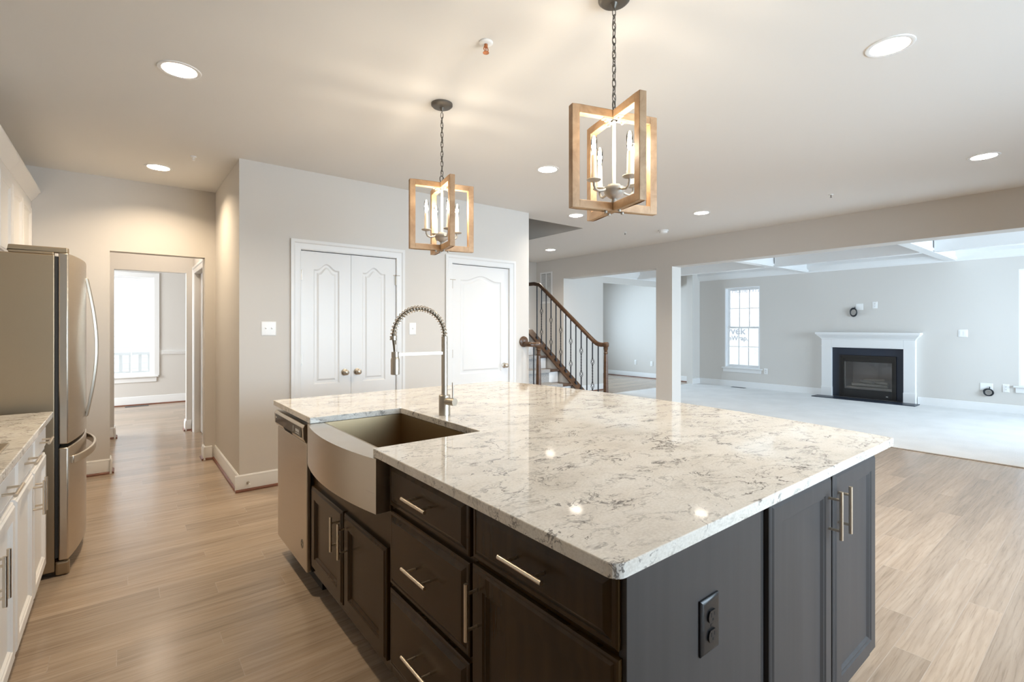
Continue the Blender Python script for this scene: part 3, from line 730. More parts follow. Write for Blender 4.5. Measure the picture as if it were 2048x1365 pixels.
ot = thing('power_outlet', 'black duplex outlet on the dark end panel of the island', 'outlet', (1.043, 0.60, 0.612))
outlet(lambda u, v, w: (u, 0.5995-w, v), 1.043, 0.677, ot, 'black_plastic')
# dishwasher
dw = thing('dishwasher', 'stainless dishwasher with dark control strip at the far end of the island', 'dishwasher', (1.0, 2.875, 0))
y0, y1 = 2.578, 3.165
MB().box(0.745, 1.32, y0, y1, 0.11, 0.862).build('body', 'black_plastic', dw)
MB().box(0.80, 1.3, y0, y1, 0.001, 0.109).build('toe_plate', 'black_plastic', dw)
MB().box(0.722, 0.744, y0, y1, 0.112, 0.765).build('door', 'stainless', dw, bevel=0.005)
poly = [(0.744, 0.770), (0.716, 0.772), (0.706, 0.790), (0.704, 0.845), (0.712, 0.858), (0.722, 0.861), (0.744, 0.861)]
cp = MB().prism(poly, y0-0.002, y1+0.002, 'y').build('control_panel', 'stainless', dw, bevel=0.002)
MB().box(0.7025, 0.7055, y0+0.03, y1-0.03, 0.793, 0.842).build('display_strip', 'panel_gloss', cp)
mb = MB(); mb.loops([[(0.7028, 2.78, 0.7925), (0.7028, 2.96, 0.7925), (0.7115, 2.945, 0.7735), (0.7115, 2.795, 0.7735)], [(0.7020, 2.78, 0.7925), (0.7020, 2.96, 0.7925), (0.7105, 2.945, 0.7735), (0.7105, 2.795, 0.7735)]])
mb.build('latch_pocket', 'dark_slot', cp)
for i in range(4):
    for za, zb2 in ((0.812, 0.826), (0.803, 0.807)): MB().box(0.7015, 0.7026, 2.64+i*0.018, 2.650+i*0.018, za, zb2).build('button_mark', 'plastic_white', cp)
MB().box(0.7015, 0.7026, 2.745, 2.750, 0.804, 0.834).build('indicator_bar', 'plastic_white', cp)
MB().box(0.7015, 0.7026, 3.105, 3.12, 0.822, 0.827).build('panel_mark', 'plastic_white', cp)
mb = MB(); yc, zc = 2.655, 0.235
for rr in (0.022, ): mb.tube([(0.7215, yc+rr*0.8*math.cos(2*PI*i/24), zc+rr*math.sin(2*PI*i/24)) for i in range(24)], 0.0012, 6, closed=True)
mb.tube([(0.7215, yc+0.010, zc+0.013), (0.7215, yc-0.010, zc+0.004), (0.7215, yc+0.010, zc-0.004), (0.7215, yc-0.010, zc-0.013)], 0.0016, 6)
mb.build('round_emblem', 'bronze_grey', dw, smooth=40)
# apron sink
sk = thing('apron_sink', 'stainless farmhouse sink with a bowed apron front set into the countertop', 'sink', (0.95, 2.07, 0.68))
ya, yb = 1.660, 2.484; n = 20
arc = [(0.700-0.044*(1-((2*i/n)-1)**2), ya+(yb-ya)*i/n) for i in range(n+1)]
mb = MB(); mb.prism(arc+[(0.7688, yb), (0.7688, ya)], 0.688, 0.8835, 'z'); mb.build('apron', 'stainless', sk, smooth=30)
mb = MB(); i0, i1, j0, j1, zb_ = 0.776, 1.178, 1.706, 2.456, 0.655
o0, o1, q0, q1 = 0.7692, 1.20, 1.662, 2.482
out = [(o0, q0), (o1, q0), (o1, q1), (o0, q1)]; inn = [(i0, j0), (i1, j0), (i1, j1), (i0, j1)]; bot = [(i0+0.01, j0+0.01), (i1-0.01, j0+0.01), (i1-0.01, j1-0.01), (i0+0.01, j1-0.01)]
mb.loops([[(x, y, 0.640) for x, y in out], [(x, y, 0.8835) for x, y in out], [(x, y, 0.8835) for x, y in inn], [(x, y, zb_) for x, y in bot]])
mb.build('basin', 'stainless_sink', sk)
MB().lathe([(0.0, 0.0), (0.045, 0.0005), (0.043, 0.003), (0.030, 0.002), (0.0, 0.0015)], (1.08, 2.08, 0.6555), 'z', 24).build('drain', 'nickel', sk, smooth=40)
# countertop with a bowed seating edge, a cut-out for the sink
ct = []
YB, YN = 3.195, 0.583; XL = 0.705
edge = lambda y: 2.385+0.155*(1-((y-1.92)/1.34)**2)
def fillet(cx, cy, r, a0, a1, n=6): return [(cx+r*math.cos(math.radians(a0+(a1-a0)*i/n)), cy+r*math.sin(math.radians(a0+(a1-a0)*i/n))) for i in range(n+1)]
ct += fillet(XL+0.028, YN+0.028, 0.028, 180, 270)
ct += [(edge(YN)-0.012, YN), (edge(YN)-0.003, YN+0.004)]
ct += [(edge(YN+0.02+(YB-YN-0.03)*i/40), YN+0.02+(YB-YN-0.03)*i/40) for i in range(41)]
ct += [(edge(YB)-0.01, YB)]
ct += [(XL, YB), (XL, 2.462)]
ct += [(1.165, 2.462)] + fillet(1.168, 2.452, 0.010, 90, 0, 4)[1:] + [(1.178, 1.714)] + fillet(1.168, 1.712, 0.010, 0, -90, 4)[1:] + [(XL+0.004, 1.702), (XL, 1.698)]
o = MB().prism(ct, 0.884, 0.914, 'z').build('island_countertop', 'quartz', None, bevel=0.004, seg=3)
tag(o, 'large cream quartz island countertop with grey veins and a bowed seating edge', 'countertop'); recenter(o)
# faucet
fx, fy = 1.256, 2.13
fc = thing('spring_faucet', 'tall brushed nickel spring faucet standing behind the apron sink', 'faucet', (fx, fy, 0.914))
NK = 'nickel'
MB().lathe([(0.0, 0.0005), (0.0285, 0.0005), (0.0285, 0.098), (0.027, 0.100), (0.0, 0.100)], (fx, fy, 0.914), 'z', 28).build('base_body', NK, fc, smooth=35)
MB().lathe([(0.0155, 0.1), (0.0155, 0.312), (0.0, 0.312)], (fx, fy, 0.914), 'z', 24).build('post', NK, fc, smooth=35)
pf = [(0.0155, 0.3125)]
for i in range(10):
    z = 0.3125+i*0.0079; pf += [(0.0158, z), (0.0158, z+0.0052), (0.0140, z+0.0055), (0.0140, z+0.0076)]
pf += [(0.0158, 0.392), (0.0, 0.392)]
MB().lathe(pf, (fx, fy, 0.914), 'z', 20).build('ribbed_collar', NK, fc, smooth=30)
ra = 0.1365; zc = 1.305; xc = fx-ra
N = 60
hose = [(fx, fy, 1.30)]+[(xc+ra*math.cos(PI*i/N), fy, zc+ra*math.sin(PI*i/N)) for i in range(N+1)]+[(xc-ra+0.001, fy, 1.295), (xc-ra+0.006, fy, 1.26), (xc-ra+0.009, fy, 1.228)]
MB().tube(hose, 0.0075, 12).build('hose', 'hose_metal', fc, smooth=60)
turns = 27; n = turns*14; pth = []
for i in range(n+1):
    a = PI*i/n; q = 2*PI*turns*i/n
    rad = 0.0135
    ctr = Vector((xc+ra*math.cos(a), fy, zc+ra*math.sin(a))); nrm = Vector((math.cos(a), 0, math.sin(a)))
    pth.append(tuple(ctr+nrm*rad*math.cos(q)+Vector((0, 1, 0))*rad*math.sin(q)))
MB().tube(pth, 0.0021, 6).build('spring', NK, fc, smooth=60)
xh = xc-ra
MB().lathe([(0.0, 0.0), (0.0165, 0.0), (0.0165, 0.006), (0.014, 0.007), (0.014, 0.010), (0.0165, 0.011), (0.0165, 0.018), (0.0, 0.018)], (xh, fy, 1.292), 'z', 20).build('spring_ferrule', NK, fc, smooth=30)
xh2 = xh+0.009
MB().lathe([(0.0, 0.0), (0.017, 0.0), (0.0205, 0.002), (0.0205, 0.070), (0.018, 0.078), (0.012, 0.086), (0.0085, 0.092), (0.0075, 0.140), (0.0, 0.140)], (xh2, fy, 1.130), 'z', 24).build('spray_head', NK, fc, smooth=35)
mb = MB(); mb.tube([(fx-0.010, fy, 1.222), (fx-0.030, fy, 1.224), (xh2+0.012, fy, 1.224)], 0.0095, 4, square=True)
mb.ring([(0.0125, -0.012), (0.0175, -0.012), (0.0175, 0.012), (0.0125, 0.012)], (xh2, fy, 1.224), 'z', 20); mb.build('holder_arm', NK, fc, smooth=30)
MB().cyl((fx, fy-0.02, 0.985), (fx+0.012, fy-0.078, 0.985), 0.0185, 20).build('valve_barrel', NK, fc, smooth=35)
MB().cyl((fx+0.012, fy-0.062, 0.985), (fx+0.010, fy-0.062, 1.080), 0.0042, 10).build('lever', NK, fc, smooth=40)

# ------------------------------------------------------------------ left run: base cabinets, counter, cooktop, fridge, wall cabinets
CW = 'cabinet_white'; XLF, = (-0.330,)
TL = lambda u, v, w: (XLF+w, u, v)
def base_cab(y0, y1, label):
    r = thing('white_base_cabinet', label, 'cabinet', (-0.62, (y0+y1)/2, 0), 0, 'white base cabinets under the left counter')
    MB().box(-0.925, XLF, y0, y1, 0.112, 0.882).build('carcass', CW, r); MB().box(-0.92, XLF-0.07, y0, y1, 0.001, 0.112).build('toe_kick', CW, r)
    ym = (y0+y1)/2
    for a, b, hu in ((y0+0.012, ym-0.003, ym-0.032), (ym+0.003, y1-0.012, ym+0.032)):
        d = cab_door(TL, a, b, 0.725, 0.874, r, CW, SLAB, 'drawer'); pull('handle', lambda u, v, w: TL(u, v, w+0.02), (a+b)/2, 0.806, 0.155, False, d, so=0.036)
        d = cab_door(TL, a, b, 0.132, 0.712, r, CW); pull('handle', lambda u, v, w: TL(u, v, w+0.02), hu, 0.60, 0.150, True, d, so=0.036)
    return r
base_cab(2.555, 3.468, 'white base cabinet with two drawers and two doors next to the refrigerator')
base_cab(1.638, 2.552, 'white base cabinet at the left picture edge under the cooktop corner')
o = MB().prism([(-0.928, 1.63), (-0.285, 1.63), (-0.285, 3.47), (-0.292, 3.48), (-0.928, 3.48)], 0.884, 0.914).build('left_countertop', 'quartz', None, bevel=0.004, seg=3)
tag(o, 'veined quartz countertop on the white base cabinets along the left edge', 'countertop'); recenter(o)
ck = thing('cooktop', 'stainless gas cooktop corner with a dark grate on the left counter', 'cooktop', (-0.60, 2.15, 0.914))
MB().box(-0.87, -0.332, 1.70, 2.59, 0.9145, 0.922).build('burner_tray', 'stainless', ck, bevel=0.003)
for yy in (1.93, 2.36):
    mb = MB()
    for a in (-0.19, 0, 0.19): mb.box(-0.84, -0.385, yy+a-0.006, yy+a+0.006, 0.945, 0.958)
    for x in (-0.84, -0.62, -0.397): mb.box(x, x+0.012, yy-0.19, yy+0.19, 0.944, 0.957)
    for x in (-0.84, -0.397):
        for a in (-0.19, 0.178): mb.box(x, x+0.012, yy+a, yy+a+0.012, 0.9225, 0.945)
    mb.build('grate', 'fire_metal', ck)
    MB().lathe([(0.0, 0.0), (0.05, 0.0), (0.045, 0.012), (0.03, 0.014), (0.0, 0.014)], (-0.62, yy, 0.9225), 'z', 20).build('burner', 'fire_metal', ck, smooth=40)

# refrigerator
y0, y1 = 3.605, 4.515; ym = (y0+y1)/2
rf = thing('refrigerator', 'stainless french door refrigerator with curved bar handles against the left wall', 'refrigerator', (-0.6, ym, 0))
MB().box(-0.905, -0.292, y0, y1, 0.03, 1.742).build('case', 'fridge_side', rf, bevel=0.004)
front = lambda y: -0.236+0.052*(1-((y-ym)/(ym-y0))**2)
def fdoor(name, a, b, z0, z1):
    n = 14; poly = [(front(a+(b-a)*i/n), a+(b-a)*i/n) for i in range(n+1)]
    return MB().prism(poly+[(-0.276, b), (-0.276, a)], z0, z1).build(name, 'stainless', rf, bevel=0.006, smooth=30)
dl = fdoor('left_door', y0, ym-0.003, 0.715, 1.755); dr = fdoor('right_door', ym+0.003, y1, 0.715, 1.755)
fz = fdoor('freezer_drawer', y0, y1, 0.085, 0.695)
MB().box(-0.291, -0.277, y0+0.008, y1-0.008, 0.10, 1.735).build('door_gasket', 'gasket', rf)
MB().box(-0.291, -0.245, y0+0.01, y1-0.01, 0.030, 0.078).build('foot_grille', 'fridge_side', rf, bevel=0.006)
MB().box(-0.2905, -0.232, y0+0.004, y0+0.05, 0.004, 0.076).build('roller_foot', 'fridge_side', rf, bevel=0.01)
def bow_handle(par, y, bend):
    n = 18; P_ = []
    for i in range(n+1):
        q = i/n; z = 0.80+(1.655-0.80)*q; k = math.sin(PI*q)
        P_.append((front(y)+0.004+0.048*k, y+bend*k, z))
    mb = MB(); rings = []
    for i, p in enumerate(P_):
        w = 0.011
        rings.append([(p[0]-0.008, p[1]-w, p[2]), (p[0]+0.008, p[1]-w*0.8, p[2]), (p[0]+0.008, p[1]+w*0.8, p[2]), (p[0]-0.008, p[1]+w, p[2])])
    mb.loops(rings).build('handle', 'stainless', par, bevel=0.003, smooth=50)
bow_handle(dl, ym-0.04, -0.012); bow_handle(dr, ym+0.04, 0.012)
n = 22; rings = []
for i in range(n+1):
    q = i/n; y = y0+0.05+(y1-y0-0.10)*q; k = min(1, math.sin(PI*q)**0.5); x = front(y)+0.002+0.040*k; z = 0.615
    rings.append([(x-0.007, y, z-0.022), (x+0.007, y, z-0.020), (x+0.007, y, z+0.020), (x-0.007, y, z+0.022)])
MB().loops(rings).build('handle', 'stainless', fz, bevel=0.003, smooth=50)
for yy, d_ in ((y0, 1), (y1, -1)):
    mb = MB(); mb.prism([(-0.47, yy+d_*0.01), (-0.24, yy+d_*0.01), (-0.235, yy+d_*0.045), (-0.30, yy+d_*0.06), (-0.47, yy+d_*0.075)], 1.7565, 1.785); mb.prism([(-0.47, yy+d_*0.01), (-0.295, yy+d_*0.01), (-0.295, yy+d_*0.06), (-0.47, yy+d_*0.075)], 1.743, 1.7565)
    mb.build('hinge_cover', 'fridge_side', rf, bevel=0.004)

# wall cabinets with crown
XU = -0.622; TU = lambda u, v, w: (XU+w, u, v)
def wall_cab(y0, y1, z0, z1, label, doors):
    r = thing('white_wall_cabinet', label, 'cabinet', (-0.78, (y0+y1)/2, z0), 0, 'white wall cabinets')
    MB().box(-0.927, XU, y0, y1, z0, z1).build('carcass', CW, r)
    for a, b, hu in doors:
        d = cab_door(TU, a, b, z0+0.02, z1-0.075, r, CW)
        if z0 < 1.6: pull('handle', lambda u, v, w: TU(u, v, w+0.02), hu, z0+0.12, 0.15, True, d)
    cr = [(XU-0.02, z1-0.002), (XU+0.004, z1-0.002), (XU+0.010, z1+0.012), (XU+0.030, z1+0.035), (XU+0.052, z1+0.075), (XU+0.060, z1+0.082), (XU+0.060, z1+0.098), (XU-0.02, z1+0.098)]
    MB().prism(cr, y0, y1, 'y').build('crown_moulding', CW, r, smooth=25)
    return r
wall_cab(3.93, 4.815, 1.83, 2.435, 'white wall cabinet directly over the refrigerator', [(3.94, 4.365, 4.33), (4.385, 4.805, 4.42)])
wall_cab(4.817, 5.865, 1.42, 2.435, 'white wall cabinet past the refrigerator reaching the back wall', [(4.835, 5.262, 5.23), (5.268, 5.745, 5.30)])

# ------------------------------------------------------------------ stairs and railing
ZS = lambda y: 0.550+(y-4.93)*0.750        # top of the sloping shoe rail
sc = thing('staircase', 'carpeted staircase with dark wood treads climbing behind the pantry wall', 'staircase', (4.43, 5.6, 0))
rise, run = 0.1845, 0.262
for k in range(1, 13):
    yn = 4.92+(k-3)*run; z = k*rise
    MB().box(3.868, 4.985, yn, yn+run+0.03, z-0.032, z).build('tread', 'walnut', sc, bevel=0.010, seg=3)
    MB().box(3.868, 4.975, yn+0.028, yn+0.042, z-rise+0.001, z-0.0325).build('riser', 'trim_white', sc)
mb = MB()
for k in range(1, 13):
    yn = 4.92+(k-3)*run; z = k*rise
    mb.box(4.02, 4.79, yn-0.008, yn+run+0.026, z+0.0005, z+0.010); mb.box(4.02, 4.79, yn-0.008, yn-0.0005, z-0.036, z+0.0005); mb.box(4.02, 4.79, yn+0.016, yn+0.0275, z-rise+0.010, z-0.036)
mb.build('carpet_runner', 'runner', sc)
mb = MB(); ya, yb = 4.424, 7.90
mb.prism([(ya, 0.002), (yb, 0.002), (yb, ZS(yb)-0.03), (ya+0.09, ZS(ya+0.09)-0.03), (ya, ZS(ya)-0.06)], 5.005, 5.115, 'x'); st('wall_stair_knee', mb, 'wall_paint')
rl = thing('stair_railing', 'dark wood handrail with black iron basket balusters on the open stair side', 'stair railing', (5.06, 4.37, 0))
mb = MB(); y_a, y_b = 4.425, 5.95
mb.loops([[(x, y, ZS(y)+dz) for x, dz in ((4.985, -0.03), (5.135, -0.03), (5.135, -0.006), (5.125, 0.0), (4.995, 0.0), (4.985, -0.006))] for y in (y_a, y_b)]); mb.build('shoe_rail', 'walnut', rl)
ZR = lambda y: 1.99+(y-5.638)*0.756-0.03
def railpath():
    P_ = [(4.385, 1.118), (4.44, 1.116), (4.49, 1.120), (4.535, 1.135), (4.58, 1.162)]
    P_ += [(y, ZR(y)) for y in (4.64, 4.9, 5.2, 5.5, 5.70)] + [(5.76, 2.020), (5.82, 2.033), (5.98, 2.035)]
    return P_
prof = [(-0.030, -0.006), (-0.024, -0.028), (0.024, -0.028), (0.030, -0.006), (0.028, 0.014), (0.014, 0.028), (-0.014, 0.028), (-0.028, 0.014)]
MB().loops([[(5.06+a, y, z+b) for a, b in prof] for y, z in railpath()]).build('handrail', 'walnut', rl, smooth=45)
def newel(x, y, z0, z1, par):
    h_ = z1-z0
    h_ = (z1-z0)/1.15
    pf = [(0.0, z0+0.001), (0.045, z0+0.001), (0.045, z0+0.24*h_), (0.038, z0+0.255*h_), (0.044, z0+0.275*h_), (0.030, z0+0.30*h_), (0.038, z0+0.33*h_), (0.036, z0+0.42*h_), (0.026, z1-0.20), (0.022, z1-0.155), (0.030, z1-0.145), (0.022, z1-0.132), (0.024, z1-0.105), (0.031, z1-0.085), (0.026, z1-0.072), (0.034, z1-0.062), (0.042, z1-0.050), (0.042, z1-0.012), (0.030, z1), (0.0, z1)]
    return MB().lathe([(r_, z) for r_, z in pf], (x, y, 0), 'z', 20).build('newel_post', 'walnut', par, smooth=35)
newel(5.06, 4.372, 0.0, 1.150, rl)
BAL = [5.766, 5.661, 5.553, 5.446, 5.337, 5.237, 5.131, 5.029, 4.926, 4.822, 4.715, 4.610, 4.506]
def rail_under(y):
    P_ = railpath()
    for (a, za), (b, zb_) in zip(P_, P_[1:]):
        if a <= y <= b: return za+(zb_-za)*(y-a)/(b-a)-0.024
    return P_[-1][1]
def basket(mb, x, y, z):
    for k in range(4):
        pth = []
        for i in range(13):
            q = i/12; rr = 0.004+0.021*math.sin(PI*q); a = k*PI/2+q*PI*0.9
            pth.append((x+rr*math.cos(a), y+rr*math.sin(a), z-0.045+0.09*q))
        mb.tube(pth, 0.0032, 6)
    for s_ in (-1, 1): mb.lathe([(0.006, -0.008), (0.011, -0.003), (0.011, 0.003), (0.006, 0.008)], (x, y, z+s_*0.052), 'z', 8)
for i, y in enumerate(BAL):
    z0, z1 = ZS(y), rail_under(y)
    mb = MB()
    if i % 2 == 0:
        mb.box(5.06-0.0064, 5.06+0.0064, y-0.0064, y+0.0064, z0+0.001, z1)
    else:
        zc = [z0+0.185+0.13, z0+0.185+0.455]; zc = [ZS(y)+0.182, ZS(y)+0.510]
        zc = [z0+0.175, z0+0.500]
        zc = [{1: 1.274, 3: 1.125, 5: 0.982, 7: 0.824, 9: 0.688, 11: 0.546}[i], {1: 1.598, 3: 1.457, 5: 1.307, 7: 1.149, 9: 1.02, 11: 0.876}[i]]
        segs = [z0+0.001, zc[0]-0.045, zc[0]+0.045, zc[1]-0.045, zc[1]+0.045, z1]
        mb.box(5.0536, 5.0664, y-0.0064, y+0.0064, segs[0], segs[1]); mb.box(5.0536, 5.0664, y-0.0064, y+0.0064, segs[4], segs[5])
        # twisted middle length
        L_ = segs[3]-segs[2]; rings = []
        for k in range(25):
            a = k/24*PI*3; rings.append([(5.06+0.0088*math.cos(a+j*PI/2+PI/4), y+0.0088*math.sin(a+j*PI/2+PI/4), segs[2]+L_*k/24) for j in range(4)])
        mb.loops(rings)
        for z in zc: basket(mb, 5.06, y, z)
    bl = mb.build('baluster', 'iron_black', rl)
    MB().loops([[(5.06+a*s_, y+b*s_, ZS(y+b*s_)+dz) for a, b in ((-1, -1), (1, -1), (1, 1), (-1, 1))] for s_, dz in ((0.017, 0.0005), (0.017, 0.012), (0.010, 0.026))]).build('baluster_shoe', 'iron_black', bl)
# short return rail at the pantry wall end
vr = thing('return_handrail', 'short curved dark handrail from a wall rosette to its own newel post', 'stair railing', (3.93, 4.45, 0))
MB().lathe([(0.0, -0.001), (0.060, -0.001), (0.066, -0.008), (0.062, -0.018), (0.050, -0.024), (0.0, -0.026)], (3.775, 4.55, 1.178), 'y', 28).build('rosette', 'walnut', vr, smooth=40)
pth = [(3.775, 4.525, 1.150), (3.778, 4.49, 1.150), (3.79, 4.462, 1.148), (3.815, 4.445, 1.146), (3.86, 4.44, 1.145), (3.935, 4.44, 1.145)]
mb = MB(); rings = []
for i, p in enumerate(pth):
    a = Vector(pth[max(0, i-1)]); b = Vector(pth[min(len(pth)-1, i+1)]); d = (b-a).normalized(); s_ = Vector((d.y, -d.x, 0))
    rings.append([tuple(Vector(p)+s_*u+Vector((0, 0, w))) for u, w in prof])
mb.loops(rings).build('handrail', 'walnut', vr, smooth=45)
newel(3.925, 4.445, 0.186, 1.165, vr)
MB().box(3.838, 3.850, 4.434, 4.446, 0.001, 1.125).build('baluster', 'iron_black', vr)

# ------------------------------------------------------------------ fireplace wall
fp = thing('fireplace_mantel', 'white fireplace mantel with crown shelf and plain pilasters', 'mantel', (10.8, 3.07, 0.012))
FX = 10.849; Z0 = 0.013
TFP = lambda u, v, w: (FX-w, u, v)
for a, b in ((3.62, 3.79), (2.335, 2.50)):
    mb = MB(TFP); mb.box(a, b, Z0, 1.12, 0.0, 0.10); pl_ = mb.build('pilaster', 'trim_white', fp, bevel=0.003)
    MB(TFP).box(a-0.004, b+0.004, Z0, 0.20, 0.0005, 0.108).build('plinth_block', 'trim_white', pl_, bevel=0.004)
MB(TFP).box(2.501, 3.619, 0.965, 1.12, 0.0, 0.10).build('frieze', 'trim_white', fp, bevel=0.003)
mb = MB(TFP); mb.box(2.325, 3.80, 0.985, 0.995, 0.1005, 0.106); mb.build('frieze_bead', 'trim_white', fp)
ctr, hw = 3.0625, 0.7275
pr_ = [(0.0, 0.10, 1.12), (0.006, 0.106, 1.122), (0.010, 0.112, 1.14), (0.030, 0.135, 1.165), (0.060, 0.165, 1.195), (0.068, 0.172, 1.205), (0.068, 0.172, 1.215), (0.085, 0.19, 1.217), (0.085, 0.19, 1.255)]
rings = [[(ctr-hw-e, z, 0.0), (ctr-hw-e, z, w), (ctr+hw+e, z, w), (ctr+hw+e, z, 0.0)] for e, w, z in pr_]
MB(TFP).loops(rings).build('mantel_shelf', 'trim_white', fp, bevel=0.002)
fi = thing('gas_fireplace', 'black gas fireplace insert with glass front, logs and slate surround', 'fireplace', (10.8, 3.06, 0.012))
mb = MB(TFP); a, b = 2.501, 3.619
mb.box(a, 2.61, Z0+0.014, 0.963, 0.001, 0.04); mb.box(3.495, b, Z0+0.014, 0.963, 0.001, 0.04); mb.box(2.61, 3.495, 0.825, 0.963, 0.001, 0.04)
mb.build('slate_surround', 'slate', fi)
mb = MB(TFP)
for i, (e, w) in enumerate(((0.0, 0.062), (0.022, 0.052), (0.044, 0.046))):
    a, b, c, d = 2.612+e, 3.493-e, Z0+0.016, 0.823-e
    e2 = 0.022
    mb.box(a, a+e2, c, d, 0.0, w); mb.box(b-e2, b, c, d, 0.0, w); mb.box(a+e2, b-e2, d-e2, d, 0.0, w)
mb.build('metal_frame', 'fire_metal', fi)
MB(TFP).box(2.679, 3.426, Z0+0.016, 0.185, 0.0, 0.044).build('lower_louvre', 'black_plastic', fi)
MB(TFP).box(2.735, 2.765, 0.088, 0.096, 0.0442, 0.046).build('badge', 'plastic_white', fi)
MB(TFP).box(2.679, 3.426, 0.70, 0.756, 0.0, 0.040).build('upper_louvre', 'fire_metal', fi)
mb = MB(TFP); a, b, c, d, dp = 2.6795, 3.4255, 0.1865, 0.7555, -0.40
mb.box(a, b, c, d, dp-0.01, dp); mb.box(a, a+0.012, c, d, dp, 0.0); mb.box(b-0.012, b, c, d, dp, 0.0); mb.box(a+0.012, b-0.012, c, c+0.012, dp, 0.0); mb.box(a+0.012, b-0.012, d-0.012, d, dp, 0.0)
mb.build('firebox', 'fire_back', fi)
MB(TFP).box(2.679, 3.426, 0.186, 0.699, 0.036, 0.038).build('glass_front', 'glass', fi)
rnd = random.Random(3)
for k, (u0, v0, w0, u1, v1, w1, rr) in enumerate(((3.34, 0.262, -0.10, 2.78, 0.258, -0.13, 0.032), (3.30, 0.262, -0.24, 2.80, 0.268, -0.22, 0.036), (3.22, 0.318, -0.20, 2.98, 0.312, -0.07, 0.026), (2.98, 0.322, -0.20, 2.76, 0.314, -0.08, 0.027), (3.15, 0.362, -0.12, 2.84, 0.366, -0.18, 0.024))):
    mb = MB(); n = 9
    pts = [TFP(u0+(u1-u0)*i/n+rnd.uniform(-.004, .004), v0+(v1-v0)*i/n+rnd.uniform(-.006, .006), w0+(w1-w0)*i/n+rnd.uniform(-.006, .006)) for i in range(n+1)]
    mb.tube(pts, [rr*(0.88+0.24*rnd.random()) for _ in pts], 10); mb.build('log', 'log', fi, smooth=60)
MB(TFP).box(2.70, 3.405, 0.199, 0.228, -0.30, -0.02).build('ember_bed', 'log', fi)
o = MB().prism([(10.45, 3.86), (10.45, 2.27), (10.748, 2.27), (10.748, 3.86)], 0.0125, 0.026).build('hearth_slab', 'slate', None)
tag(o, 'dark slate hearth slab on the carpet in front of the fireplace', 'hearth'); recenter(o)

# ------------------------------------------------------------------ switches, outlets, cables, vent
def plate(name, T, u, v, w_, h_, label, loc, cat, group=None, toggles=0, rock=0):
    r = thing(name, label, cat, loc, 0, group)
    MB(T).rect_loops(u-w_/2, u+w_/2, v-h_/2, v+h_/2, [(0, 0.0005), (0, 0.003), (0.004, 0.006), (0.008, 0.0065)]).build('cover_plate', 'plastic_white', r, smooth=30)
    n = toggles or rock
    for i in range(n):
        du = (i-(n-1)/2)*0.046
        if toggles:
            mb = MB(T); mb.box(u+du-0.005, u+du+0.005, v-0.012, v+0.012, 0.006, 0.0075); mb.loops([[(u+du+a, v+b+o_, w) for a, b in ((-0.004, -0.004), (0.004, -0.004), (0.004, 0.004), (-0.004, 0.004))] for w, o_ in ((0.0075, 0.0), (0.017, 0.006))]); mb.build('toggle', 'plastic_white', r)
        else: MB(T).box(u+du-0.016, u+du+0.016, v-0.033, v+0.033, 0.0062, 0.009).build('rocker', 'plastic_white', r)
    return r
TPW = lambda u, v, w: (u, 4.55-w, v)
plate('light_switch', TPW, 0.966, 1.340, 0.117, 0.120, 'white double toggle switch left of the pantry double doors', (0.966, 4.549, 1.28), 'light switch', 'wall switches', toggles=2)
plate('light_switch', TPW, 2.308, 1.336, 0.076, 0.122, 'white single switch between the two pantry doors', (2.308, 4.549, 1.275), 'light switch', 'wall switches', toggles=1)
plate('light_switch', TF, 1.735, 1.252, 0.118, 0.122, 'white switch plate on the fireplace wall right of the mantel', (10.849, 1.735, 1.19), 'light switch', 'wall switches', rock=2)
plate('blank_plate', TF, 3.185, 1.735, 0.118, 0.118, 'pale wall plate above the mantel behind the hanging cable coil', (10.849, 3.185, 1.676), 'wall plate')
ot2 = thing('power_outlet', 'pale outlet high above the mantel right of the cable coil', 'outlet', (10.849, 2.942, 1.70), 0, 'white wall outlets'); outlet(TF, 2.942, 1.760, ot2)
plate('blank_plate', TF, 1.453, 0.395, 0.15, 0.118, 'wide low wall plate where the floor level cable coil hangs', (10.849, 1.453, 0.336), 'wall plate')
ot3 = thing('power_outlet', 'low white outlet between the cable coil and the right window', 'outlet', (10.849, 1.231, 0.336), 0, 'white wall outlets'); outlet(TF, 1.231, 0.395, ot3)
ot4 = thing('power_outlet', 'low white outlet beside the left window of the fireplace wall', 'outlet', (10.849, 4.898, 0.34), 0, 'white wall outlets'); outlet(TF, 4.898, 0.40, ot4)
TB2 = lambda u, v, w: (10.91-w, u, v)
ot5 = thing('power_outlet', 'left one of two low outlets on the blue lit far wall', 'outlet', (10.909, 8.373, 0.34), 0, 'white wall outlets'); outlet(TB2, 8.373, 0.40, ot5)
ot6 = thing('power_outlet', 'right one of two low outlets on the blue lit far wall', 'outlet', (10.909, 7.858, 0.33), 0, 'white wall outlets'); outlet(TB2, 7.858, 0.39, ot6)
def coil(label, y, z, stub, tilt=0.0, seed=1):
    rn = random.Random(seed); mb = MB(); pth = []
    n = 90
    for i in range(n+1):
        a = 2*PI*5*i/n; rr = 0.062+0.012*math.sin(i*0.37+seed)
        pth.append((10.85-0.03-0.012*math.sin(a*0.43+seed)-tilt*math.cos(a)*0.0, y+rr*math.cos(a)*0.85, z+rr*math.sin(a)*(1.15-tilt)))
    mb.tube(pth, 0.0065, 8); mb.tube([(10.838, y-0.01, stub), (10.815, y-0.012, stub-0.03), (10.815, y, z+0.05)], 0.006, 8)
    o = mb.build('cable_coil', 'cable_black', None, smooth=60); tag(o, label, 'cable', 'coiled cables on the fireplace wall'); return recenter(o)
coil('black coiled cable hanging from the plate above the mantel', 3.265, 1.637, 1.735, 0.0, 1)
coil('black coiled cable hanging low between the mantel and right window', 1.424, 0.32, 0.40, 0.3, 2)
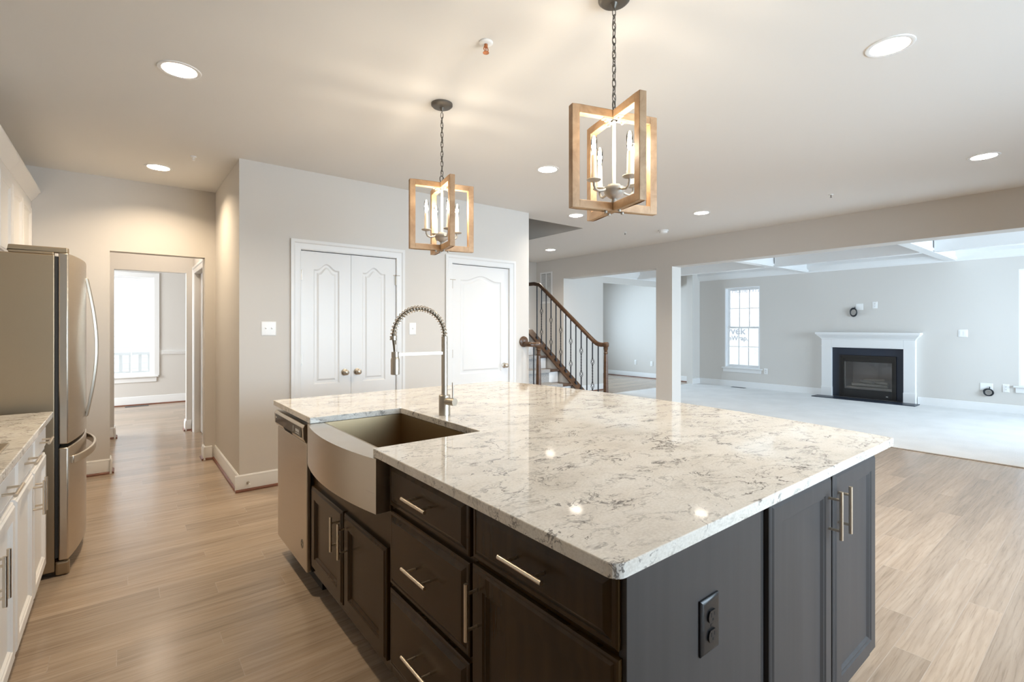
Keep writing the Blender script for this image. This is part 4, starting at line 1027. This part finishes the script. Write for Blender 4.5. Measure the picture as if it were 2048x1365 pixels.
# return vent on the hall wall
rv = thing('return_vent', 'white framed return air grille on the hall wall behind the stair railing', 'vent', (6.949, 7.62, 1.85))
TV = lambda u, v, w: (6.95-w, u, v); a, b, c, d = 7.435, 7.805, 1.85, 2.505
mb = MB(TV); mb.box(a, a+0.035, c, d, 0.0005, 0.014); mb.box(b-0.035, b, c, d, 0.0005, 0.014); mb.box(a+0.035, b-0.035, c, c+0.035, 0.0005, 0.014); mb.box(a+0.035, b-0.035, d-0.035, d, 0.0005, 0.014); mb.box((a+b)/2-0.01, (a+b)/2+0.01, c+0.035, d-0.035, 0.0005, 0.012)
mb.build('frame', 'trim_white', rv)
mb = MB(TV); mb.box(a+0.03, b-0.03, c+0.03, d-0.03, 0.0004, 0.002); mb.build('backing', 'vent_dark', rv)
mb = MB(TV)
for k in range(38): 
    z = c+0.042+k*0.0153; mb.loops([[(u, z, 0.002), (u, z+0.004, 0.002), (u, z-0.006, 0.010), (u, z-0.009, 0.010)] for u in (a+0.034, b-0.034)])
mb.build('louvres', 'plastic_white', rv)
# door stop on the pantry baseboard
ds = thing('door_stop', 'small nickel door stop on the baseboard near the aisle corner', 'door stop', (0.806, 4.534, 0.06))
mb = MB(); mb.lathe([(0.0, -0.0005), (0.011, -0.001), (0.009, -0.006), (0.005, -0.008), (0.005, -0.055), (0.0, -0.056)], (0.806, 4.532, 0.068), 'y', 14); mb.build('stem', 'nickel', ds, smooth=40)
MB().lathe([(0.0, -0.056), (0.009, -0.056), (0.009, -0.066), (0.0, -0.068)], (0.806, 4.532, 0.068), 'y', 14).build('rubber_tip', 'plastic_white', ds, smooth=40)
# floor registers
def register(x0, x1, y0, y1, z, label):
    r = thing('floor_register', label, 'floor vent', ((x0+x1)/2, (y0+y1)/2, z), 0, 'floor registers')
    MB().box(x0, x1, y0, y1, z+0.0005, z+0.005).build('plate', 'vent_dark', r)
    mb = MB(); along = (x1-x0) > (y1-y0); n = 14
    for i in range(n):
        q = (i+0.5)/n
        if along: mb.box(x0+(x1-x0)*q-0.003, x0+(x1-x0)*q+0.003, y0+0.01, y1-0.01, z+0.005, z+0.007)
        else: mb.box(x0+0.01, x1-0.01, y0+(y1-y0)*q-0.003, y0+(y1-y0)*q+0.003, z+0.005, z+0.007)
    mb.build('grille_bars', 'black_plastic', r)
register(0.02, 0.34, 10.50, 10.61, 0.0, 'grey floor register under the dining room window')
register(10.66, 10.76, 5.28, 5.58, 0.012, 'dark floor register under the left window of the fireplace wall')

# ------------------------------------------------------------------ outside the windows
hw_ = thing('wrapped_house', 'neighbouring house wall under white printed house wrap outside the left fireplace window', 'house', (13.6, 4.5, -0.12))
MB().box(13.6, 13.9, -3.0, 10.0, -0.12, 6.0).build('wrapped_wall', 'house_wrap', hw_)
MB().box(13.53, 13.60, -3.0, 10.0, 0.02, 0.10).build('sill_band', 'house_wrap', hw_)
def lettering(txt, size, y_right, z, par, align='RIGHT'):
    cu = bpy.data.curves.new('lettering', 'FONT'); cu.body = txt; cu.size = size; cu.align_x = align; cu.extrude = 0.002; cu.offset = size*0.012
    tmp = bpy.data.objects.new('tmp', cu); C.objects.link(tmp); bpy.context.view_layer.update()
    me = bpy.data.meshes.new_from_object(tmp); bpy.data.objects.remove(tmp)
    me.materials.append(M['wrap_ink']); o = bpy.data.objects.new('lettering', me); C.objects.link(o)
    o.parent = par; o.matrix_parent_inverse = Matrix.Identity(4)
    # reads towards -Y, faces -X
    R3 = Matrix(((0, 0, -1), (-1, 0, 0), (0, 1, 0))).to_4x4()
    o.matrix_local = Matrix.Translation((-0.004, y_right-4.5, z+0.12)) @ R3
lettering('Tyvek', 0.30, 6.70, 1.155, hw_)
lettering('HomeWrap.', 0.185, 6.62, 0.985, hw_)
lettering('HomeWrap.', 0.185, 6.15, 2.325, hw_)
lettering('HomeWrap.', 0.185, 3.2, 1.6, hw_)
sd = thing('siding_house', 'pale lap sided house seen through the dining room window', 'house', (0.5, 14.6, -0.12))
MB().box(-6.0, 7.0, 14.6, 15.0, -0.12, 6.5).build('siding_wall', 'siding', sd)
mb = MB(); mb.box(0.62, 1.0, 14.54, 14.6, 2.0, 2.75); mb.build('window', 'vinyl', sd)
pr2 = thing('porch_railing', 'white porch railing outside the dining room window', 'railing', (0.2, 11.9, -0.12))
MB().box(-2.0, 2.4, 11.85, 11.93, 0.82, 0.875).build('top_rail', 'porch_white', pr2); MB().box(-2.0, 2.4, 11.86, 11.92, 0.46, 0.51).build('bottom_rail', 'porch_white', pr2)
for i in range(30): MB().box(-1.95+i*0.145, -1.90+i*0.145, 11.865, 11.915, 0.511, 0.819).build('baluster', 'porch_white', pr2)
for x in (-2.1, 2.4): MB().box(x, x+0.1, 11.84, 11.94, -0.119, 0.95).build('post', 'porch_white', pr2)
